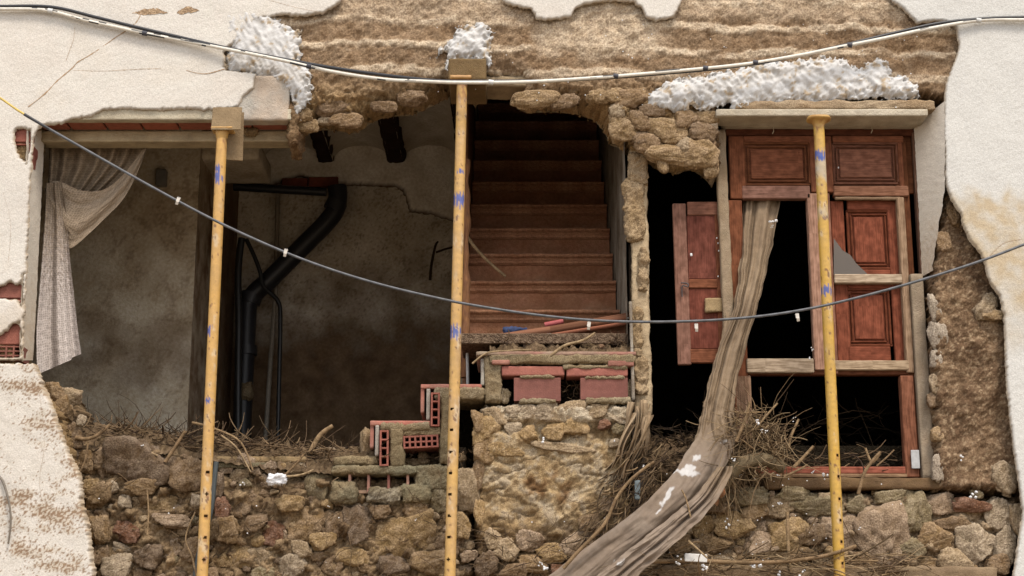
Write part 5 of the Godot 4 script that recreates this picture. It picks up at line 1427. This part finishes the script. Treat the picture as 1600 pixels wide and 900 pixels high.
func silt(label: String, edge: Array, z0: float, deep: float) -> void:
	var ms := surf(150, 40, func(a: float, b: float):
		var e := along(edge, a)
		var p := at(e.x, e.y, z0)
		p.z = z0 - deep * b
		p.y += (0.035 + 0.05 * nd.get_noise_2d(p.x * 2, p.z * 2) + 0.03 * na.get_noise_2d(p.x * 1.5, p.z * 1.5) + 0.012 * nb.get_noise_2d(p.x, p.z)) * smoothstep(0.0, 0.16, b) - 0.07 * (1.0 - smoothstep(0.0, 0.16, b)) + 0.02 * na.get_noise_2d(p.x * 2.5, 4)
		p.z += 0.02 * na.get_noise_2d(p.x * 2, b)
		return p, func(a: float, b: float, p: Vector3): return mix3(Color(0.13, 0.095, 0.06), Color(0.24, 0.18, 0.12), 0.5 + na.get_noise_2d(p.x * 2, p.z * 2) + 0.5 * nb.get_noise_2d(p.x, p.z)))
	tag(part("silt_bank", ms, M.mud, self, "stuff"), label, "silt", "", "stuff")

func litter() -> void:
	var br := [Color(0.16, 0.115, 0.075), Color(0.24, 0.175, 0.115), Color(0.11, 0.08, 0.055), Color(0.34, 0.25, 0.16), Color(0.09, 0.065, 0.05)]
	var tan_ := [Color(0.42, 0.31, 0.19), Color(0.34, 0.245, 0.15), Color(0.24, 0.175, 0.11), Color(0.50, 0.39, 0.25), Color(0.16, 0.115, 0.075)]
	var flat := func(): return Vector3(rng.randfn(), rng.randfn() * 0.07, rng.randfn() * 0.6)
	var ledge := func(x: float) -> float: return 676.0 + maxf(0.0, x - 200.0) * 0.115 if x < 500 else 711.0
	twigs("twig_litter", "dark twigs and silt matted along the floor edge of the curtained room", 1700, func():
		var x := rng.randf_range(125, 590)
		return at(x, ledge.call(x) + rng.randf_range(-8, 14), rng.randf_range(-0.6, -0.16)), flat, 0.05, 0.26, 0.0018, 0.0065, 0.7, br + [Color(0.34, 0.25, 0.16), Color(0.30, 0.22, 0.14)])
	silt("dark silt bank drying on the room floor edge behind the rubble", [[110, 676], [200, 682], [300, 692], [400, 706], [480, 714], [592, 716]], -0.13, 0.55)
	twigs("twig_litter", "roots, straw and silt lying on the brick landing before the stairs", 260, func(): return at(rng.randf_range(765, 985), rng.randf_range(532, 549), rng.randf_range(-0.5, -0.12)), flat, 0.03, 0.13, 0.0012, 0.004, 0.8, br)
	silt("thin silt layer dried on the brick landing", [[765, 548], [850, 546], [930, 545], [990, 547]], -0.10, 0.4)
	twigs("straw_tangle", "big tangle of roots and straw caught on the sill beside the drape", 560, func():
		var a := rng.randf() * TAU
		var q := sqrt(rng.randf())
		return at(1182 + cos(a) * q * 54, 692 + sin(a) * q * 54, rng.randf_range(-0.10, 0.06)), func(): return Vector3(rng.randfn() * 0.9 - 0.25, rng.randfn() * 0.8 - 0.2, rng.randfn() * 0.35), 0.06, 0.27, 0.0012, 0.0045, 1.5, tan_)
	twigs("straw_tangle", "strands and dead leaves hanging from the sill tangle beside the drape", 110, func(): return at(rng.randf_range(1105, 1150), rng.randf_range(700, 760), rng.randf_range(-0.06, 0.04)), func(): return Vector3(rng.randfn() * 0.3, -1, rng.randfn() * 0.2), 0.08, 0.3, 0.0012, 0.003, 0.5, tan_)
	twigs("straw_tangle", "dark matted straw and bark heaped against the pale pier", 400, func():
		var t := rng.randf()
		return at(lerpf(1010, 940, t) + rng.randf_range(-35, 45), lerpf(700, 840, t) + rng.randf_range(-20, 20), rng.randf_range(-0.14, 0.02)), func(): return Vector3(-0.6 + rng.randfn() * 0.3, -0.8 + rng.randfn() * 0.3, rng.randfn() * 0.15), 0.04, 0.17, 0.0014, 0.006, 0.6, br + tan_)
	twigs("twig_litter", "dark roots and twigs in the doorway gap behind the drape", 170, func(): return at(rng.randf_range(1010, 1110), rng.randf_range(665, 735), rng.randf_range(-0.5, -0.15)), func(): return Vector3(rng.randfn(), rng.randfn() * 0.5, rng.randfn() * 0.5), 0.05, 0.22, 0.0015, 0.005, 0.8, [Color(0.1, 0.075, 0.05), Color(0.15, 0.11, 0.075), Color(0.06, 0.045, 0.035)])
	twigs("twig_litter", "twigs drifted on the sill inside the carved window", 150, func(): return at(rng.randf_range(1180, 1412), rng.randf_range(708, 740), rng.randf_range(-0.5, -0.2)), flat, 0.05, 0.2, 0.0018, 0.006, 0.6, br)
	twigs("twig_litter", "dim branches piled in the dark room behind the carved window", 90, func(): return at(rng.randf_range(1180, 1410), rng.randf_range(640, 730), rng.randf_range(-1.3, -0.5)), func(): return Vector3(rng.randfn(), rng.randfn() * 0.35, rng.randfn() * 0.5), 0.15, 0.5, 0.002, 0.006, 0.5, [Color(0.1, 0.075, 0.05), Color(0.15, 0.11, 0.075)])
	twigs("straw_tangle", "bed of pale straw and canes along the foot of the window wall", 420, func(): return at(rng.randf_range(1000, 1420), rng.randf_range(866, 915), rng.randf_range(-0.08, 0.08)), func(): return Vector3(rng.randfn(), rng.randfn() * 0.16, rng.randfn() * 0.35), 0.08, 0.4, 0.0015, 0.006, 0.35, tan_)
	twigs("twig_litter", "straw caught in the hollows of the broken brick steps", 130, func():
		if rng.randf() < 0.35: return at(rng.randf_range(878, 908), rng.randf_range(592, 624), rng.randf_range(-0.25, -0.13))
		return at(rng.randf_range(634, 735), rng.randf_range(702, 724), rng.randf_range(-0.3, -0.12)), func(): return Vector3(rng.randfn(), rng.randfn() * 0.6, rng.randfn() * 0.5), 0.02, 0.09, 0.001, 0.003, 0.9, br)
	twigs("twig_litter", "fine roots and dead grass strewn over the rubble under the curtain", 170, func(): return at(rng.randf_range(150, 720), rng.randf_range(730, 905), rng.randf_range(-0.1, -0.04)), func(): return Vector3(rng.randfn(), rng.randfn() * 0.7 - 0.4, rng.randfn() * 0.15), 0.03, 0.16, 0.0009, 0.0024, 0.9, br)
	twigs("twig_litter", "fine roots and straw strewn at the foot of the pale pier", 150, func(): return at(rng.randf_range(740, 960), rng.randf_range(825, 910), rng.randf_range(-0.07, 0.02)), func(): return Vector3(rng.randfn(), rng.randfn() * 0.4, rng.randfn() * 0.3), 0.03, 0.15, 0.001, 0.003, 0.8, br)
	# sticks that can be told apart
	for q in [
		[[[880, 888], [905, 860], [945, 818], [962, 780], [985, 750], [1012, 728], [1022, 722]], 0.24, 6, 1, "long pale stick slanting up across the dragged drape", "stick"],
		[[[1000, 878], [1080, 876], [1160, 879], [1230, 877], [1290, 868], [1338, 853]], 0.1, 7, 1, "long tan cane lying along the straw at the wall foot", "cane"],
		[[[1341, 772], [1350, 740], [1365, 718], [1376, 706]], 0.0, 6, 1, "forked grey stick standing on the timber sill", "stick"],
		[[[1375, 708], [1362, 722], [1352, 700]], -0.05, 5, 0, "short broken stub crossing the forked stick on the sill", "stick"],
		[[[1370, 728], [1385, 715], [1397, 703]], -0.1, 3, 1, "thin twig leaning on the sill by the window post", "twig"],
		[[[1240, 730], [1252, 718], [1263, 706], [1271, 697]], -0.02, 6, 0, "dark stick leaning in the window beside the straw tangle", "stick"],
		[[[1232, 700], [1236, 682], [1248, 655]], 0.0, 5, 0, "dark stick rising from the straw tangle", "stick"],
		[[[1225, 745], [1250, 733], [1262, 726]], 0.03, 4, 1, "pale stick end jutting over the sill beam", "stick"],
		[[[1180, 672], [1195, 652], [1215, 630]], 0.04, 4, 0, "thin branch poking up out of the straw tangle", "branch"],
		[[[1150, 690], [1165, 655], [1172, 628]], 0.06, 6, 1, "split tan cane standing in the straw tangle", "cane"],
		[[[258, 722], [270, 704], [288, 676], [290, 676]], -0.1, 6, 1, "pale curved stick hanging off the floor edge", "stick"],
		[[[118, 684], [135, 686], [152, 680], [172, 664]], -0.12, 7, 1, "tan root lying on the ledge near the foot plaster", "root"],
		[[[121, 742], [132, 722], [138, 690]], -0.09, 4, 1, "grass stem drooping over the rubble by the foot plaster", "stem"],
		[[[200, 692], [225, 702], [246, 712]], -0.1, 4, 3, "straight pale cane lying across the brown boulder", "cane"],
		[[[300, 660], [330, 668], [375, 690], [395, 735]], -0.12, 4, 0, "bowed dark twig arching off the floor edge", "twig"],
		[[[345, 680], [370, 700], [392, 738]], -0.1, 3, 3, "thin straw bent over the floor slab edge", "straw"],
		[[[445, 745], [470, 742], [490, 734]], -0.08, 4, 3, "pale stick pointing at the squared grey stone", "stick"],
		[[[446, 742], [465, 722], [476, 708]], -0.09, 4, 1, "slim twig leaning on the floor slab", "twig"],
		[[[484, 708], [500, 680], [520, 665]], -0.2, 9, 0, "thick dark branch end beside the broken steps", "branch"],
		[[[308, 905], [300, 870], [290, 840], [305, 800]], -0.03, 3, 0, "bent root hanging down the rubble beside the prop", "root"],
		[[[230, 838], [232, 800], [230, 765]], -0.05, 3, 0, "thin root hanging over the brown rubble", "root"],
		[[[860, 556], [882, 540], [910, 532], [930, 520]], -0.09, 5, 3, "pale cane lying across the landing", "cane"],
		[[[738, 568], [760, 552], [792, 548], [830, 546]], -0.07, 3, 3, "thin straw bent over the landing edge", "straw"],
		[[[724, 360], [740, 384], [762, 408], [790, 432]], -0.75, 6, 0, "dark branch leaning on the stair risers", "branch"],
		[[[1230, 800], [1232, 860], [1236, 895]], 0.0, 6, 0, "short dark stake at the wall foot", "stake"],
		[[[1080, 812], [1072, 780], [1065, 765]], 0.16, 3, 0, "fine root crossing the drape hem", "root"],
		[[[1137, 825], [1138, 790], [1140, 760]], 0.0, 2.4, 1, "thread hanging under the tangle with a white crumb", "thread"],
		[[[1075, 845], [1090, 858], [1105, 872]], 0.15, 4, 3, "short pale straw below the drape hem", "straw"],
		[[[1055, 860], [1075, 850], [1092, 846]], 0.12, 4, 1, "slanting straw stem below the drape", "straw"]]:
		var u := unit(q[1])
		tag(part(q[5], one_tube(smooth_path(path(q[0].map(func(k): return [k[0], k[1], q[1]])), 16), q[2] * 0.5 * u, q[2] * 0.36 * u, 7, tan_[q[3]], tan_[q[3]].darkened(0.3)), M.twig), q[4], q[5])
	tag(part("bent_root", one_tube(smooth_path(path([[1120, 770, -0.03], [1140, 742, 0.0], [1165, 722, 0.02], [1195, 718, 0.0], [1222, 732, -0.04]]), 20), 0.036, 0.028, 12, Color(0.21, 0.16, 0.095), Color(0.15, 0.115, 0.07)), M.timber), "thick mossy bent root under the straw tangle", "root")
	var pl := thing("wood_plank", "cracked tan wooden plank lying along the bottom of the window wall", "plank", at(1290, 900, -0.02))
	lump("board", pl, [1030, 884, 1560, 912], -0.01, 0.10, 0.009, Color(0.27, 0.195, 0.12), Color(0.19, 0.13, 0.08), M.timber, 0.014, -0.006)
	# things stranded on the landing
	var rail := thing("fallen_moulding", "brown moulded handrail length fallen aslant across the landing", "moulding", at(860, 520, -0.28))
	part("rail", one_tube(path([[729, 533, -0.30], [780, 528, -0.30], [860, 516, -0.28], [930, 504, -0.27], [988, 494, -0.26]]), 0.020, 0.021, 14, Color(0.23, 0.11, 0.065), Color(0.18, 0.085, 0.05)), M.wood, rail)
	part("fillet", one_tube(path([[735, 540, -0.29], [860, 524, -0.27], [985, 504, -0.25]]), 0.009, 0.010, 10, Color(0.25, 0.10, 0.06)), M.wood, rail)
	plank("face_board", rail, [890, 505, 986, 540], -0.30, 0.014, Color(0.24, 0.115, 0.07), M.wood, 0.002, 0.12)
	tag(part("plastic_scrap", rough_box(at(866, 529, -0.2), Vector3(0.07, 0.04, 0.04), 0.006, 0.018, 0.012, Color(0.45, 0.58, 0.70), Color(0.62, 0.70, 0.78)), M.plastic), "crumpled pale blue plastic scrap on the landing", "plastic")
	tag(part("rag_scrap", rough_box(at(806, 516, -0.34), Vector3(0.12, 0.028, 0.05), 0.006, 0.012, 0.012, Color(0.035, 0.045, 0.09), Color(0.06, 0.08, 0.16)), M.cloth), "dark blue rag lying behind the fallen moulding", "rag")
	tag(part("red_tube", one_tube(path([[851, 508, -0.36], [880, 502, -0.36]]), 0.014, 0.013, 10, Color(0.40, 0.09, 0.09)), M.plastic), "small red tube behind the fallen moulding", "tube")
	for q in [[800, 537, 28, 22, Color(0.36, 0.27, 0.19), "dull brown clod at the near end of the landing"], [832, 538, 40, 24, Color(0.22, 0.16, 0.12), "dark flat clod of silt in the middle of the landing"], [923, 537, 30, 24, Color(0.28, 0.21, 0.13), "ochre stained clod beside the root ball"], [934, 545, 20, 14, Color(0.42, 0.28, 0.19), "small pinkish stone before the root ball"], [910, 554, 16, 6, Color(0.62, 0.50, 0.36), "flat pale chip on the edge of the landing"]]:
		var u := unit(-0.2)
		tag(part("clod", rock(at(q[0], q[1], -0.2), Vector3(q[2] * u, q[3] * u, 0.07), 7, q[4].darkened(0.3), q[4]), M.stone), q[5], "clod")
	var rb := begin()
	for k in 90:
		var a := rng.randf() * TAU
		strand(rb, at(962, 536, -0.18), Vector3(cos(a), absf(sin(a)) * 0.8 - 0.1, rng.randfn() * 0.5), rng.randf_range(0.03, 0.07), 0.0018, 1.8, br[rng.randi() % 3])
	tag(part("root_ball", rb.commit(), M.twig), "dark round root ball at the post end of the landing", "root ball")
	# rags of paper and foam crumbs
	tag(part("paper_scrap", rough_box(at(433, 749, -0.06), Vector3(0.085, 0.05, 0.02), 0.005, 0.01, 0.016, Color(0.78, 0.78, 0.80), Color(0.66, 0.65, 0.66), Basis.IDENTITY, 3.0), M.foam), "crumpled white scrap lying on the brown rubble", "scrap")
	tag(part("cloth_scrap", rough_box(at(996, 765, -0.02), Vector3(0.03, 0.09, 0.01), 0.006, 0.005, 0.008, Color(0.14, 0.17, 0.18), Color(0.2, 0.23, 0.24)), M.cloth), "slate blue cloth scrap behind the dragged drape", "scrap")
	for q in [[1115, 752, "upper reddish dry leaf hanging beside the drape"], [1106, 768, "reddish dry leaf hanging next to the drape edge"], [1118, 782, "lowest reddish dry leaf below the straw tangle"], [1128, 770, "curled tan dry leaf below the straw tangle"]]:
		var c := at(q[0], q[1], 0.02)
		var tn := rng.randf_range(-0.5, 0.5)
		tag(part("dry_leaf", surf(6, 10, func(a: float, b: float):
			var w := sin(b * PI) * 0.016
			return c + Basis(Vector3(0, 0, 1), tn) * Vector3((a - 0.5) * 2 * w, -0.06 * b + 0.03, 0.008 * cos(a * PI) + 0.012 * sin(b * 3)), func(a: float, b: float, p: Vector3): return Color(0.40, 0.17, 0.09).lerp(Color(0.34, 0.2, 0.11), b)), M.twig), q[2], "leaf")
	var st := MultiMesh.new()
	st.transform_format = MultiMesh.TRANSFORM_3D
	st.mesh = rock(Vector3.ZERO, Vector3(0.02, 0.018, 0.014), 4, Color(0.78, 0.78, 0.79), Color(0.66, 0.64, 0.62))
	var where := []
	for q in [[1183, 658, 8, 0.07], [1190, 672, 4, 0.07], [1198, 674, 4, 0.06], [1216, 743, 3, 0.0], [1290, 743, 8, -0.06], [1270, 738, 4, -0.06], [1232, 748, 2, 0], [1138, 818, 7, 0.0], [1136, 810, 4, 0.0], [1210, 348, 9, -0.08], [1206, 354, 4, -0.08], [1005, 728, 3, 0.1], [1218, 785, 6, -0.04], [1060, 877, 8, 0.13], [1098, 890, 9, 0.12], [1180, 882, 10, 0.09], [1190, 878, 6, 0.09], [1255, 894, 7, 0.08], [1218, 897, 8, 0.07], [1240, 655, 3, 0.02], [1147, 718, 5, 0.05], [853, 888, 7, 0.06], [845, 880, 5, 0.05], [650, 812, 3, -0.05], [850, 688, 6, -0.06], [960, 690, 4, -0.05], [1525, 774, 10, -0.05], [1505, 715, 6, -0.06], [380, 757, 5, -0.06], [222, 696, 3, -0.08], [985, 498, 5, -0.24], [1265, 560, 5, -0.1], [1268, 545, 4, -0.1], [1292, 600, 3, 0.0]]:
		for k in 4:
			where.append(Transform3D(Basis(Vector3(rng.randfn(), rng.randfn(), rng.randfn()).normalized(), rng.randf() * TAU).scaled(Vector3.ONE * q[2] * rng.randf_range(0.06, 0.12)), at(q[0] + rng.randfn() * q[2] * 0.35, q[1] + rng.randfn() * q[2] * 0.35, q[3] + rng.randf() * 0.01)))
	for k in 170:
		var band := rng.randf()
		var p := at(rng.randf_range(1000, 1420), rng.randf_range(735, 900), -0.02) if band < 0.3 else (at(rng.randf_range(640, 1480), rng.randf_range(30, 175), -0.005) if band < 0.8 else at(rng.randf_range(150, 980), rng.randf_range(740, 895), -0.06))
		where.append(Transform3D(Basis.IDENTITY.scaled(Vector3.ONE * rng.randf_range(0.12, 0.4)), p))
	st.instance_count = where.size()
	for i in where.size(): st.set_instance_transform(i, where[i])
	var mm := MultiMeshInstance3D.new()
	mm.name = "foam_crumbs"
	mm.multimesh = st
	mm.material_override = M.foam
	add_child(mm)
	tag(mm, "white foam crumbs scattered over litter and torn wall", "foam crumbs", "", "stuff")
	tag(part("white_carton", one_block(at(1087, 872, 0.10), Vector3(0.10, 0.036, 0.03), Color(0.70, 0.68, 0.64), Basis(Vector3(0, 0, 1), -0.05), 0.003), M.plastic), "small white carton among the straw below the drape", "carton")
